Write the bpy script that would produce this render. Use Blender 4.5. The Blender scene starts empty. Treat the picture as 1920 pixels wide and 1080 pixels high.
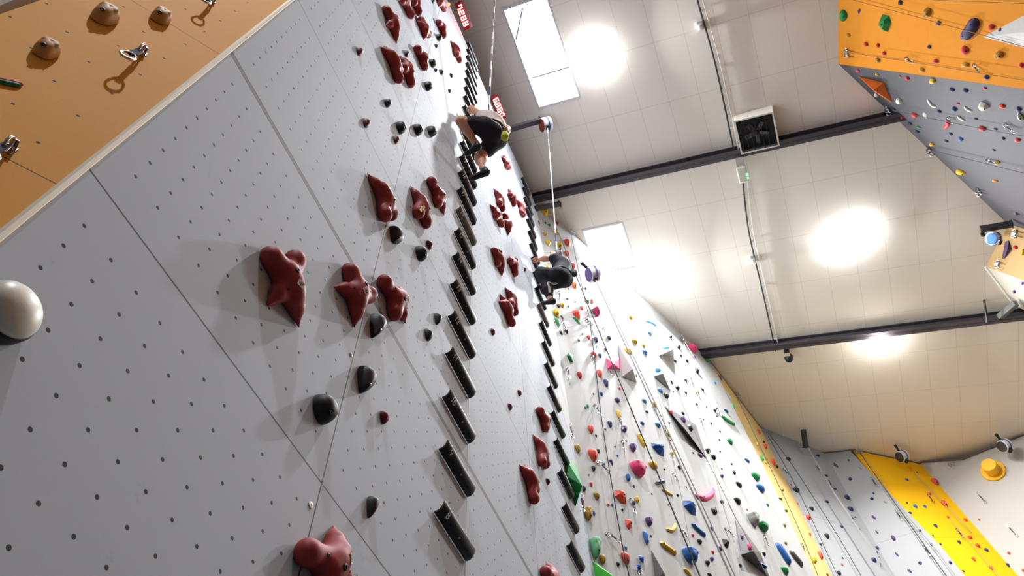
# Climbing hall: two speed lanes, ladder rungs, lead walls under a pitched tiled roof.
# World: x along the hall, -y into the hall, z up, metres. FRAMES give each wall's origin, u, v, normal.
import bpy, math, random
import numpy as np
from mathutils import Vector, Matrix
EXPOSURE = 0.08
LAMP_W = 420.0
LAMP_EMIT = 28.0
SKY_W = 50.0
CAMERA = {'down': [0.7913958769465563, 0.36558689143518774, -0.48993753761121983], 'f': 1355.4679711916049, 'fwd': [0.49799028007905993, 0.07926752133180631, 0.863552164612549], 'loc': [-1.846, 0.0, 1.17], 'right': [0.35453948566814886, -0.9273957541799827, -0.11932672890082426]}
FRAMES = {'A': ([5.191773, 0.113283, 16.700086], [0.860305, -0.50784, -0.04443], [0.0, -0.087156, 0.996195], [-0.509779, -0.857031, -0.074981]),
 'B': ([6.155826, -0.440995, 16.481087], [0.899648, -0.434955, -0.038054], [0.0, -0.087156, 0.996195], [-0.436616, -0.896224, -0.078409]),
 'C': ([10.623649, -2.544873, 15.649832], [0.957988, -0.285716, -0.024997], [0.0, -0.087156, 0.996195], [-0.286808, -0.954343, -0.083494]),
 'D': ([13.174187, -3.285773, 15.357097], [0.643226, -0.762763, -0.066733], [0.0, -0.087156, 0.996195], [-0.765677, -0.640778, -0.056061]),
 'E': ([14.342991, -4.635733, 14.823719], [-0.06929, -0.9938, -0.086946], [0.0, -0.087156, 0.996195], [-0.997597, 0.069026, 0.006039]),
 'F': ([14.991044, -6.731644, 13.995611], [-0.365455, -0.930829, 0.0], [0.0, 0.0, 1.0], [-0.930829, 0.365455, 0.0]),
 'G': ([3.760307, -6.147819, 14.226284], [-0.895422, 0.426753, -0.126891], [0.0, 0.285008, 0.958525], [0.445218, 0.858285, -0.255202]),
 'K': ([7.978479, -8.627191, 13.246668], [-0.949291, -0.301359, 0.089606], [0.0, 0.285008, 0.958525], [-0.314399, 0.909919, -0.270555]),
 'K2': ([8.962092, -8.242086, 13.398825], [-0.94221, 0.321128, -0.095484], [0.0, 0.285008, 0.958525], [0.335023, 0.903132, -0.268537]),
 'L': ([-1.485, 1.259995, 3.445774], [0.829038, -0.557065, -0.048737], [0.0, -0.087156, 0.996195], [-0.559193, -0.825883, -0.072255]),
 'O': ([0.095733, -6.555996, 14.065011], [-0.99559, -0.089916, 0.026736], [0.0, 0.285008, 0.958525], [-0.093807, 0.954299, -0.283751]),
 'S': ([0.0, 1.259995, 3.445774], [1.0, 0.0, 0.0], [0.0, -0.087156, 0.996195], [0.0, -0.996195, -0.087156]),
 'Y': ([14.29439, -5.31467, 14.555467], [0.441208, -0.897405, 0.0], [0.0, 0.0, 1.0], [-0.897405, -0.441208, 0.0])}
TOPS = {'A0': [5.192, 0.113, 16.7],
 'AB': [6.156, -0.441, 16.481],
 'BC': [10.624, -2.545, 15.65],
 'CD': [13.174, -3.286, 15.357],
 'D1': [14.07, -4.107, 15.033],
 'DE': [14.343, -4.636, 14.824],
 'EY': [14.294, -5.315, 14.555],
 'F1': [14.963, -7.636, 13.638],
 'F2': [14.15, -8.873, 13.15],
 'G1': [5.047, -6.954, 13.908],
 'G2': [7.978, -8.627, 13.247],
 'K0': [8.962, -8.242, 13.399],
 'K1': [10.152, -8.742, 13.201],
 'O0': [0.096, -6.556, 14.065],
 'OG': [3.76, -6.148, 14.226],
 'YF': [14.991, -6.732, 13.996]}
CEIL = {'O': [0.0, 0.101, 16.695], 'b': [0.0, -0.93, -0.367], 'n': [0.0, 0.367, -0.93]}
HOLDS = [('S', 0.362, 0.775, 0.077, 0.076, 0.032, 't', 1, 'maroon', 'small dark red teardrop hold on the near speed lane, lowest of its look there'), ('S', 0.601, 3.135, 0.08, 0.093, 0.036, 't', 2, 'maroon', 'dark red teardrop hold on the near speed lane, second lowest of its look there'),
 ('S', -0.884, 3.88, 0.074, 0.105, 0.037, 't', 0, 'maroon', 'dark red teardrop hold beside the small black rounded hold on the near speed lane'), ('S', -0.528, 3.085, 0.075, 0.105, 0.037, 't', 1, 'maroon', 'dark red teardrop hold on the near speed lane, lowest of its look there'),
 ('S', -0.156, 3.698, 0.069, 0.108, 0.036, 't', 2, 'maroon', 'dark red teardrop hold just below the small black rounded hold on the near speed lane'), ('S', 2.056, 3.82, 0.075, 0.075, 0.032, 't', 0, 'maroon', 'small dark red teardrop hold on the near speed lane, highest of its look there'),
 ('S', 2.81, 3.709, 0.077, 0.07, 0.031, 't', 1, 'maroon', 'small dark red teardrop hold on the far speed lane, third lowest of its look there'), ('S', 2.472, 3.129, 0.074, 0.066, 0.029, 't', 2, 'maroon', 'small dark red teardrop hold on the far speed lane, lowest of its look there'),
 ('S', 3.568, 3.143, 0.074, 0.067, 0.03, 't', 0, 'maroon', 'small dark red teardrop hold on the far speed lane, second lowest of its look there'), ('S', 3.13, 7.103, 0.069, 0.078, 0.031, 't', 1, 'maroon', 'small dark red teardrop hold on the far speed lane, third highest of its look there'),
 ('S', 3.553, 7.508, 0.071, 0.08, 0.032, 't', 2, 'maroon', 'small dark red teardrop hold on the far speed lane, second highest of its look there'), ('S', 3.025, 7.978, 0.062, 0.073, 0.028, 't', 0, 'maroon', 'small dark red teardrop hold on the far speed lane, highest of its look there'),
 ('S', 0.114, 1.286, 0.117, 0.206, 0.065, 'b', 1, 'black', 'black big teardrop hold on the near speed lane, second highest of its look there'), ('S', 0.12, 0.799, 0.125, 0.184, 0.064, 'b', 2, 'black', 'black big teardrop hold on the near speed lane, second lowest of its look there'),
 ('S', -0.136, 0.303, 0.135, 0.132, 0.073, 'w', 0, 'black', 'black rounded hold on the near speed lane, lowest of its look there'), ('S', 0.38, 0.181, 0.067, 0.123, 0.038, 'b', 1, 'black', 'black big teardrop hold on the near speed lane, lowest of its look there'),
 ('S', 0.112, 2.409, 0.139, 0.167, 0.064, 'b', 2, 'black', 'black big teardrop hold on the near speed lane, highest of its look there'), ('S', 0.472, 2.763, 0.119, 0.135, 0.07, 'w', 0, 'black', 'black rounded hold on the near speed lane, second lowest of its look there'),
 ('S', 0.858, 2.399, 0.077, 0.123, 0.041, 't', 1, 'black', 'black teardrop hold on the near speed lane, second lowest of its look there'), ('S', 0.74, 2.034, 0.084, 0.103, 0.039, 't', 2, 'black', 'black teardrop hold on the near speed lane, lowest of its look there'),
 ('S', -0.155, 3.993, 0.109, 0.137, 0.067, 'w', 0, 'black', 'black rounded hold beside the small black rounded hold on the near speed lane'), ('S', 0.093, 4.606, 0.118, 0.137, 0.07, 'w', 1, 'black', 'black rounded hold just above the small black rounded hold on the near speed lane'),
 ('S', 0.332, 5.195, 0.12, 0.152, 0.074, 'w', 2, 'black', 'black rounded hold on the near speed lane, fourth highest of its look there'), ('S', -0.397, 3.971, 0.07, 0.098, 0.045, 'w', 0, 'black', 'small black rounded hold on the near speed lane, the only one like it there'),
 ('S', 0.102, 6.129, 0.109, 0.153, 0.071, 'w', 1, 'black', 'black rounded hold on the near speed lane, third highest of its look there'), ('S', 0.092, 7.121, 0.118, 0.122, 0.066, 'w', 2, 'black', 'black rounded hold on the near speed lane, second highest of its look there'),
 ('S', -0.381, 5.775, 0.07, 0.118, 0.038, 't', 0, 'black', 'black teardrop hold on the near speed lane, second highest of its look there'), ('S', 0.109, 8.629, 0.102, 0.146, 0.067, 'w', 1, 'black', 'black rounded hold on the near speed lane, highest of its look there'),
 ('S', 0.112, 8.133, 0.058, 0.09, 0.031, 't', 2, 'black', 'small black teardrop hold on the near speed lane, third highest of its look there'), ('S', 0.211, 7.227, 0.06, 0.083, 0.03, 't', 0, 'black', 'small black teardrop hold on the near speed lane, lowest of its look there'),
 ('S', 0.348, 7.597, 0.079, 0.115, 0.04, 't', 1, 'black', 'black teardrop hold on the near speed lane, highest of its look there'), ('S', 0.623, 7.627, 0.052, 0.084, 0.028, 't', 2, 'black', 'small black teardrop hold on the near speed lane, second lowest of its look there'),
 ('S', 0.614, 8.373, 0.074, 0.078, 0.032, 't', 0, 'black', 'small black teardrop hold on the near speed lane, second highest of its look there'), ('S', -0.217, 9.738, 0.066, 0.109, 0.036, 't', 1, 'black', 'small black teardrop hold on the near speed lane, highest of its look there'),
 ('A', 0.041, -0.21, 0.086, 0.123, 0.043, 't', 2, 'black', 'black teardrop hold beside the large yellow teardrop hold on the off-white wall'), ('A', 0.239, -0.232, 0.236, 0.33, 0.117, 't', 0, 'yellow', 'large yellow teardrop hold on the off-white wall, the only one like it there'),
 ('A', -0.01, -1.081, 0.124, 0.248, 0.039, 's', 1, 'black', 'large black shard hold on the off-white wall, the only one like it there'), ('A', 0.231, -0.798, 0.053, 0.072, 0.026, 't', 2, 'black', 'small black teardrop hold just above the large black shard hold on the off-white wall'),
 ('A', 0.355, -0.768, 0.07, 0.115, 0.038, 't', 0, 'green', 'green teardrop hold just above the large black shard hold on the off-white wall'), ('A', 0.639, -0.326, 0.087, 0.128, 0.044, 't', 1, 'red', 'red teardrop hold beside the large yellow teardrop hold on the off-white wall'),
 ('A', 0.164, -1.435, 0.096, 0.141, 0.049, 't', 2, 'yellow', 'yellow teardrop hold just below the large black shard hold on the off-white wall'), ('A', 0.537, -0.924, 0.131, 0.206, 0.069, 't', 0, 'yellow', 'yellow teardrop hold beside the large black shard hold on the off-white wall'),
 ('A', 0.191, -1.823, 0.138, 0.192, 0.068, 't', 1, 'yellow', 'yellow teardrop hold on the off-white wall, lowest of its look there'), ('A', 0.569, -1.493, 0.14, 0.164, 0.064, 't', 2, 'yellow', 'yellow teardrop hold on the off-white wall, second lowest of its look there'),
 ('A', 0.832, -1.093, 0.176, 0.264, 0.091, 't', 0, 'coral', 'large coral teardrop hold beside the large black shard hold on the off-white wall'), ('A', -0.087, -2.592, 0.064, 0.072, 0.034, 'r', 1, 'yellow', 'small yellow round hold just above the orange teardrop hold on the off-white wall'),
 ('A', 0.257, -2.195, 0.087, 0.061, 0.031, 't', 2, 'yellow', 'small yellow teardrop hold just above the orange teardrop hold on the off-white wall'), ('A', 0.753, -1.688, 0.133, 0.201, 0.069, 't', 0, 'coral', 'coral teardrop hold just below the large black shard hold on the off-white wall'),
 ('A', 0.569, -1.639, 0.056, 0.092, 0.016, 's', 1, 'black', 'small black shard hold just below the large black shard hold on the off-white wall'), ('A', -0.074, -3.127, 0.113, 0.207, 0.064, 't', 2, 'green', 'green teardrop hold beside the orange teardrop hold on the off-white wall'),
 ('A', 0.068, -2.96, 0.05, 0.123, 0.039, 'r', 0, 'yellow', 'small yellow round hold beside the orange teardrop hold on the off-white wall'), ('A', 0.199, -2.693, 0.074, 0.121, 0.021, 's', 1, 'green', 'green shard hold just above the orange teardrop hold on the off-white wall'),
 ('A', 0.853, -2.146, 0.158, 0.213, 0.077, 't', 2, 'coral', 'large coral teardrop hold just above the orange teardrop hold on the off-white wall'), ('A', 0.768, -3.012, 0.131, 0.188, 0.066, 't', 0, 'orange', 'orange teardrop hold on the off-white wall, the only one like it there'),
 ('A', 0.479, -3.778, 0.049, 0.044, 0.023, 'r', 1, 'olive', 'small olive round hold just above the yellow round hold on the off-white wall'), ('A', 0.584, -3.301, 0.04, 0.052, 0.019, 't', 2, 'black', 'small black teardrop hold just below the orange teardrop hold on the off-white wall'),
 ('A', 0.706, -3.671, 0.042, 0.048, 0.01, 's', 0, 'black', 'small black shard hold just below the orange teardrop hold on the off-white wall'), ('A', 0.855, -3.762, 0.08, 0.112, 0.04, 't', 1, 'coral', 'coral teardrop hold just above the yellow round hold on the off-white wall'),
 ('A', 0.186, -4.307, 0.063, 0.095, 0.039, 'r', 2, 'black', 'small black round hold just below the yellow round hold on the off-white wall'), ('A', 0.289, -4.187, 0.095, 0.113, 0.052, 'r', 0, 'yellow', 'yellow round hold on the off-white wall, the only one like it there'),
 ('A', 0.473, -4.058, 0.049, 0.09, 0.015, 's', 1, 'black', 'small black shard hold just above the yellow round hold on the off-white wall'), ('A', 0.085, -4.65, 0.132, 0.165, 0.081, 'j', 2, 'yellow', 'yellow bulging hold on the off-white wall, the only one like it there'),
 ('A', 0.233, -4.637, 0.079, 0.128, 0.022, 's', 0, 'black', 'black shard hold on the off-white wall, the only one like it there'), ('A', -0.025, -5.009, 0.1, 0.107, 0.043, 't', 1, 'ochre', 'ochre teardrop hold just below the yellow bulging hold on the off-white wall'),
 ('A', 0.081, -4.932, 0.169, 0.304, 0.05, 's', 2, 'green', 'large green shard hold just below the yellow bulging hold on the off-white wall'), ('A', 0.647, -4.169, 0.184, 0.287, 0.097, 'd', 0, 'coral', 'large coral faceted hold beside the yellow round hold on the off-white wall'),
 ('A', 0.624, -4.385, 0.192, 0.163, 0.039, 's', 1, 'green', 'large green shard hold just below the yellow round hold on the off-white wall'), ('A', -0.133, -5.316, 0.069, 0.078, 0.031, 't', 2, 'black', 'small black teardrop hold on the off-white wall, third lowest of its look there'),
 ('A', 0.142, -5.203, 0.076, 0.094, 0.035, 't', 0, 'black', 'small black teardrop hold just below the yellow bulging hold on the off-white wall'), ('A', 0.29, -5.04, 0.078, 0.097, 0.037, 't', 1, 'black', 'black teardrop hold just below the black shard hold on the off-white wall'),
 ('A', 1.101, -3.283, 0.094, 0.126, 0.024, 's', 2, 'green', 'green shard hold just below the orange teardrop hold on the off-white wall'), ('A', 1.126, -2.766, 0.049, 0.083, 0.027, 't', 0, 'maroon', 'small dark red teardrop hold just above the orange teardrop hold on the off-white wall'),
 ('B', 0.116, -2.975, 0.05, 0.171, 0.039, 't', 1, 'coral', 'coral teardrop hold on the white wall, the only one like it there'), ('B', 0.168, -3.327, 0.151, 0.248, 0.106, 'j', 2, 'pink', 'large pink bulging hold just below the coral teardrop hold on the white wall'),
 ('B', 1.531, -2.15, 0.127, 0.108, 0.049, 't', 0, 'yellow', 'yellow teardrop hold just above the small yellow flat hold on the white wall'), ('A', 0.847, -3.768, 0.075, 0.112, 0.038, 't', 1, 'coral', 'coral teardrop hold on the off-white wall, third highest of its look there'),
 ('A', 0.716, -4.749, 0.034, 0.046, 0.017, 't', 2, 'black', 'small black teardrop hold beside the black shard hold on the off-white wall'), ('A', 0.864, -4.733, 0.08, 0.118, 0.041, 't', 0, 'coral', 'coral teardrop hold beside the black shard hold on the off-white wall'),
 ('A', 1.056, -4.651, 0.104, 0.159, 0.054, 't', 1, 'navy', 'navy teardrop hold beside the black shard hold on the off-white wall'), ('A', 0.572, -5.066, 0.058, 0.048, 0.026, 'r', 2, 'olive', 'small olive round hold just below the black shard hold on the off-white wall'),
 ('A', 0.899, -5.237, 0.13, 0.136, 0.056, 't', 0, 'coral', 'coral teardrop hold just below the black shard hold on the off-white wall'), ('A', 1.069, -5.122, 0.08, 0.116, 0.04, 't', 1, 'navy', 'navy teardrop hold just below the black shard hold on the off-white wall'),
 ('A', 0.939, -5.741, 0.104, 0.2, 0.06, 't', 2, 'coral', 'coral teardrop hold on the off-white wall, third lowest of its look there'), ('A', 0.416, -6.18, 0.096, 0.168, 0.053, 't', 0, 'red', 'red teardrop hold on the off-white wall, lowest of its look there'), ('A', 1.055, -5.914, 0.094, 0.204, 0.058, 't', 1, 'navy', 'navy teardrop hold on the off-white wall, second lowest of its look there'),
 ('A', 0.868, -6.323, 0.072, 0.088, 0.033, 't', 2, 'blue', 'small blue teardrop hold on the off-white wall, highest of its look there'), ('A', 0.676, -6.464, 0.033, 0.05, 0.017, 't', 0, 'maroon', 'small dark red teardrop hold on the off-white wall, lowest of its look there'),
 ('A', 0.413, -6.979, 0.036, 0.063, 0.02, 't', 1, 'green', 'small green teardrop hold on the off-white wall, second highest of its look there'), ('A', 0.471, -6.909, 0.045, 0.088, 0.026, 't', 2, 'green', 'small green teardrop hold just above the small dark red round hold on the off-white wall'),
 ('A', 0.434, -7.457, 0.095, 0.171, 0.054, 't', 0, 'coral', 'coral teardrop hold beside the small dark red round hold on the off-white wall'), ('A', 0.915, -7.027, 0.087, 0.15, 0.048, 't', 1, 'navy', 'navy teardrop hold just above the small dark red round hold on the off-white wall'),
 ('A', 0.78, -7.222, 0.036, 0.039, 0.016, 't', 2, 'blue', 'small blue teardrop hold just above the small dark red round hold on the off-white wall'), ('A', 0.534, -7.521, 0.043, 0.041, 0.018, 't', 0, 'black', 'small black teardrop hold beside the small dark red round hold on the off-white wall'),
 ('B', 0.397, -3.99, 0.086, 0.099, 0.051, 'j', 1, 'purple', 'purple bulging hold on the white wall, highest of its look there'), ('B', 0.184, -4.55, 0.089, 0.05, 0.028, 'c', 2, 'purple', 'small purple flat hold on the white wall, second lowest of its look there'),
 ('B', 0.311, -5.574, 0.054, 0.06, 0.029, 'r', 0, 'pink', 'small pink round hold just above the small yellow teardrop hold on the white wall'), ('B', 0.138, -6.038, 0.105, 0.084, 0.052, 'j', 1, 'purple', 'purple bulging hold beside the small yellow teardrop hold on the white wall'),
 ('B', 0.075, -6.428, 0.067, 0.212, 0.05, 't', 2, 'yellow', 'yellow teardrop hold just below the small yellow teardrop hold on the white wall'), ('B', 0.525, -6.004, 0.063, 0.054, 0.025, 't', 0, 'yellow', 'small yellow teardrop hold on the white wall, the only one like it there'),
 ('B', 0.125, -6.744, 0.098, 0.113, 0.058, 'j', 1, 'purple', 'purple bulging hold just below the small yellow teardrop hold on the white wall'), ('B', 0.747, -6.148, 0.097, 0.069, 0.034, 't', 2, 'blue', 'small blue teardrop hold just below the small yellow teardrop hold on the white wall'),
 ('B', 1.537, -2.148, 0.113, 0.071, 0.037, 'c', 0, 'yellow', 'yellow flat hold just above the small yellow flat hold on the white wall'), ('B', 2.155, -2.167, 0.148, 0.088, 0.048, 't', 1, 'skyblue', 'azure teardrop hold just above the small yellow flat hold on the white wall'),
 ('B', 1.353, -3.213, 0.153, 0.121, 0.057, 'c', 2, 'yellow', 'yellow flat hold just below the small yellow flat hold on the white wall'), ('B', 1.693, -3.042, 0.107, 0.055, 0.032, 'c', 0, 'yellow', 'small yellow flat hold on the white wall, the only one like it there'),
 ('B', 1.649, -3.326, 0.157, 0.099, 0.052, 't', 1, 'skyblue', 'azure teardrop hold just below the small yellow flat hold on the white wall'), ('B', 3.144, -1.352, 0.111, 0.141, 0.063, 'r', 2, 'black', 'black round hold on the white wall, highest of its look there'), ('B', 3.378, -1.549, 0.128, 0.139, 0.067, 'r', 0, 'black', 'black round hold on the white wall, second highest of its look there'),
 ('B', 4.111, -0.973, 0.293, 0.196, 0.132, 'j', 1, 'pink', 'large pink bulging hold beside the green round hold on the white wall'), ('B', 3.332, -1.929, 0.096, 0.065, 0.033, 'c', 2, 'purple', 'small purple flat hold on the white wall, highest of its look there'),
 ('B', 2.918, -2.505, 0.107, 0.071, 0.036, 't', 0, 'purple', 'purple teardrop hold just above the small olive bulging hold on the white wall'), ('B', 4.038, -1.364, 0.091, 0.07, 0.044, 'j', 1, 'purple', 'small purple bulging hold just below the green round hold on the white wall'),
 ('B', 3.544, -1.956, 0.112, 0.089, 0.042, 't', 2, 'black', 'black teardrop hold on the white wall, highest of its look there'), ('B', 3.858, -2.065, 0.118, 0.155, 0.067, 'r', 0, 'black', 'black round hold on the white wall, third highest of its look there'), ('B', 4.735, -0.885, 0.119, 0.123, 0.061, 'r', 1, 'green', 'green round hold on the white wall, the only one like it there'),
 ('B', 3.084, -3.051, 0.098, 0.076, 0.036, 't', 2, 'purple', 'purple teardrop hold on the white wall, lowest of its look there'), ('B', 2.377, -3.683, 0.085, 0.149, 0.025, 's', 0, 'black', 'black shard hold on the white wall, the only one like it there'), ('B', 2.544, -3.747, 0.11, 0.11, 0.055, 'r', 1, 'black', 'black round hold just below the black shard hold on the white wall'),
 ('B', 2.311, -4.047, 0.037, 0.036, 0.018, 'r', 2, 'purple', 'small purple round hold just below the black shard hold on the white wall'), ('B', 3.766, -2.809, 0.111, 0.064, 0.035, 'c', 0, 'purple', 'small purple flat hold just above the small olive bulging hold on the white wall'),
 ('B', 3.399, -3.222, 0.081, 0.087, 0.046, 'j', 1, 'olive', 'small olive bulging hold on the white wall, the only one like it there'), ('B', 2.859, -3.638, 0.085, 0.047, 0.026, 'c', 2, 'purple', 'small purple flat hold beside the black shard hold on the white wall'), ('B', 1.762, -4.474, 0.146, 0.102, 0.051, 'c', 0, 'skyblue', 'azure flat hold on the white wall, the only one like it there'),
 ('B', 1.929, -4.495, 0.12, 0.127, 0.062, 'r', 1, 'black', 'black round hold beside the azure flat hold on the white wall'), ('B', 1.035, -5.35, 0.125, 0.075, 0.041, 't', 2, 'skyblue', 'azure teardrop hold just above the small yellow teardrop hold on the white wall'), ('B', 1.352, -5.196, 0.143, 0.082, 0.046, 'c', 0, 'yellow', 'yellow flat hold just below the azure flat hold on the white wall'),
 ('B', 1.008, -5.649, 0.078, 0.051, 0.026, 'c', 1, 'purple', 'small purple flat hold just above the small yellow teardrop hold on the white wall'), ('B', 3.169, -3.774, 0.076, 0.055, 0.027, 't', 2, 'purple', 'small purple teardrop hold just below the small dark red round hold on the white wall'),
 ('B', 4.653, -1.842, 0.072, 0.076, 0.031, 't', 0, 'blue', 'small blue teardrop hold just below the green round hold on the white wall'), ('B', 3.96, -3.372, 0.104, 0.077, 0.037, 'c', 1, 'black', 'black flat hold beside the small dark red round hold on the white wall'),
 ('B', 3.956, -3.554, 0.046, 0.041, 0.018, 't', 2, 'blue', 'small blue teardrop hold beside the small dark red round hold on the white wall'), ('B', 2.388, -4.656, 0.096, 0.062, 0.033, 'c', 0, 'black', 'small black flat hold on the white wall, the only one like it there'),
 ('B', 1.702, -5.428, 0.045, 0.053, 0.02, 't', 1, 'black', 'small black teardrop hold just above the purple flat hold on the white wall'), ('B', 3.226, -4.2, 0.05, 0.044, 0.02, 't', 2, 'black', 'small black teardrop hold on the white wall, second highest of its look there'),
 ('B', 3.503, -4.116, 0.048, 0.074, 0.025, 't', 0, 'black', 'small black teardrop hold just below the small dark red round hold on the white wall'), ('B', 3.789, -4.156, 0.059, 0.045, 0.022, 't', 1, 'blue', 'small blue teardrop hold on the white wall, fourth highest of its look there'),
 ('B', 1.258, -5.821, 0.138, 0.094, 0.048, 't', 2, 'skyblue', 'azure teardrop hold beside the small yellow teardrop hold on the white wall'), ('B', 1.505, -5.869, 0.152, 0.072, 0.044, 'c', 0, 'yellow', 'yellow flat hold just above the small black bulging hold on the white wall'),
 ('B', 3.613, -3.507, 0.039, 0.039, 0.02, 'r', 1, 'maroon', 'small dark red round hold on the white wall, the only one like it there'), ('B', 1.012, -4.619, 0.047, 0.067, 0.028, 'r', 2, 'olive', 'small olive round hold beside the azure flat hold on the white wall'),
 ('A', 0.08, -8.075, 0.097, 0.154, 0.051, 't', 0, 'ochre', 'ochre teardrop hold just above the small red teardrop hold on the off-white wall'), ('A', 0.373, -8.032, 0.167, 0.216, 0.08, 't', 1, 'coral', 'large coral teardrop hold beside the navy shard hold on the off-white wall'),
 ('A', 0.514, -7.855, 0.045, 0.076, 0.029, 'r', 2, 'black', 'small black round hold beside the navy shard hold on the off-white wall'), ('A', 0.337, -8.296, 0.061, 0.1, 0.039, 'r', 0, 'black', 'small black round hold just above the small red teardrop hold on the off-white wall'),
 ('A', 0.236, -8.645, 0.047, 0.079, 0.026, 't', 1, 'red', 'small red teardrop hold on the off-white wall, the only one like it there'), ('A', 0.581, -8.065, 0.036, 0.043, 0.016, 't', 2, 'blue', 'small blue teardrop hold just below the navy shard hold on the off-white wall'),
 ('A', 0.752, -7.919, 0.08, 0.144, 0.024, 's', 0, 'navy', 'navy shard hold on the off-white wall, the only one like it there'), ('A', 0.224, -8.48, 0.026, 0.028, 0.011, 't', 1, 'green', 'small green teardrop hold just above the small red teardrop hold on the off-white wall'),
 ('A', 0.919, -7.508, 0.026, 0.031, 0.014, 'r', 2, 'maroon', 'small dark red round hold on the off-white wall, the only one like it there'), ('A', 0.929, -7.696, 0.037, 0.05, 0.018, 't', 0, 'blue', 'small blue teardrop hold just below the small dark red round hold on the off-white wall'),
 ('A', 0.301, -8.816, 0.105, 0.121, 0.047, 't', 1, 'ochre', 'ochre teardrop hold just below the small red teardrop hold on the off-white wall'), ('A', 0.502, -8.853, 0.038, 0.049, 0.022, 'r', 2, 'coral', 'small coral round hold on the off-white wall, the only one like it there'),
 ('A', 0.577, -8.817, 0.038, 0.051, 0.018, 't', 0, 'blue', 'small blue teardrop hold just above the small coral round hold on the off-white wall'), ('A', 0.777, -8.795, 0.034, 0.044, 0.016, 't', 1, 'black', 'small black teardrop hold just above the coral faceted hold on the off-white wall'),
 ('A', 0.061, -9.246, 0.103, 0.194, 0.078, 'j', 2, 'ochre', 'ochre bulging hold on the off-white wall, the only one like it there'), ('A', 0.19, -9.162, 0.029, 0.079, 0.024, 'r', 0, 'navy', 'small navy round hold on the off-white wall, the only one like it there'),
 ('A', 0.784, -8.565, 0.205, 0.219, 0.089, 'd', 1, 'coral', 'large coral faceted hold just above the small coral round hold on the off-white wall'), ('A', 0.832, -9.006, 0.097, 0.19, 0.057, 'd', 2, 'coral', 'coral faceted hold on the off-white wall, the only one like it there'),
 ('A', 0.622, -9.648, 0.133, 0.172, 0.063, 't', 0, 'coral', 'coral teardrop hold just above the ochre round hold on the off-white wall'), ('A', 0.467, -9.797, 0.042, 0.065, 0.026, 'r', 1, 'black', 'small black round hold beside the ochre round hold on the off-white wall'),
 ('A', 0.199, -9.851, 0.082, 0.13, 0.052, 'r', 2, 'ochre', 'ochre round hold on the off-white wall, the only one like it there'), ('A', 0.676, -9.465, 0.035, 0.062, 0.02, 't', 0, 'blue', 'small blue teardrop hold just below the coral faceted hold on the off-white wall'),
 ('A', -0.086, -9.423, 0.047, 0.048, 0.024, 'r', 1, 'olive', 'small olive round hold just below the ochre bulging hold on the off-white wall'), ('A', 0.081, -9.753, 0.128, 0.283, 0.105, 'j', 2, 'mint', 'large mint bulging hold on the off-white wall, the only one like it there'),
 ('A', 0.084, -10.096, 0.055, 0.098, 0.031, 't', 0, 'yellow', 'small yellow teardrop hold just below the ochre round hold on the off-white wall'), ('A', -0.088, -9.678, 0.048, 0.103, 0.035, 'r', 1, 'black', 'small black round hold just above the large mint bulging hold on the off-white wall'),
 ('A', -0.083, -9.912, 0.047, 0.079, 0.031, 'r', 2, 'black', 'small black round hold just below the large mint bulging hold on the off-white wall'), ('A', 0.076, -8.812, 0.049, 0.103, 0.036, 'r', 0, 'black', 'small black round hold just below the small red teardrop hold on the off-white wall'),
 ('A', 0.019, -9.056, 0.041, 0.057, 0.024, 'r', 1, 'red', 'small red round hold on the off-white wall, the only one like it there'), ('B', 0.234, -7.091, 0.115, 0.145, 0.071, 'j', 2, 'purple', 'purple bulging hold just above the blue bulging hold on the white wall'),
 ('B', 1.008, -6.571, 0.307, 0.254, 0.117, 'd', 0, 'blue', 'large blue faceted hold beside the small black bulging hold on the white wall'), ('B', 0.197, -7.577, 0.284, 0.224, 0.139, 'j', 1, 'pink', 'large pink bulging hold just above the blue bulging hold on the white wall'),
 ('B', 0.705, -7.143, 0.191, 0.136, 0.068, 'c', 2, 'yellow', 'yellow flat hold just above the small navy flat hold on the white wall'), ('B', 0.118, -7.01, 0.036, 0.031, 0.014, 't', 0, 'navy', 'small navy teardrop hold just above the blue bulging hold on the white wall'), ('B', -0.087, -7.909, 0.066, 0.13, 0.051, 'j', 1, 'blue', 'blue bulging hold on the white wall, the only one like it there'),
 ('B', 0.024, -8.0, 0.032, 0.057, 0.018, 't', 2, 'navy', 'small navy teardrop hold just below the blue bulging hold on the white wall'), ('B', 0.457, -7.88, 0.034, 0.028, 0.013, 't', 0, 'navy', 'small navy teardrop hold beside the small orange round hold on the white wall'),
 ('B', 1.208, -7.453, 0.056, 0.039, 0.02, 'c', 1, 'navy', 'small navy flat hold on the white wall, the only one like it there'), ('B', 0.015, -8.264, 0.058, 0.097, 0.041, 'j', 2, 'yellow', 'small yellow bulging hold just above the small navy round hold on the white wall'),
 ('B', -0.08, -8.364, 0.04, 0.099, 0.031, 'r', 0, 'navy', 'small navy round hold on the white wall, the only one like it there'), ('B', 0.168, -8.56, 0.11, 0.128, 0.065, 'j', 1, 'purple', 'purple bulging hold just below the small navy round hold on the white wall'),
 ('B', 0.148, -8.81, 0.03, 0.038, 0.014, 't', 2, 'navy', 'small navy teardrop hold just above the blue teardrop hold on the white wall'), ('B', 0.844, -7.853, 0.037, 0.033, 0.018, 'r', 0, 'orange', 'small orange round hold on the white wall, the only one like it there'),
 ('B', 1.448, -7.558, 0.286, 0.241, 0.11, 'd', 1, 'blue', 'large blue faceted hold just below the small navy flat hold on the white wall'), ('B', 1.29, -8.173, 0.049, 0.052, 0.025, 'r', 2, 'pink', 'small pink round hold just above the small black round hold on the white wall'),
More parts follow.
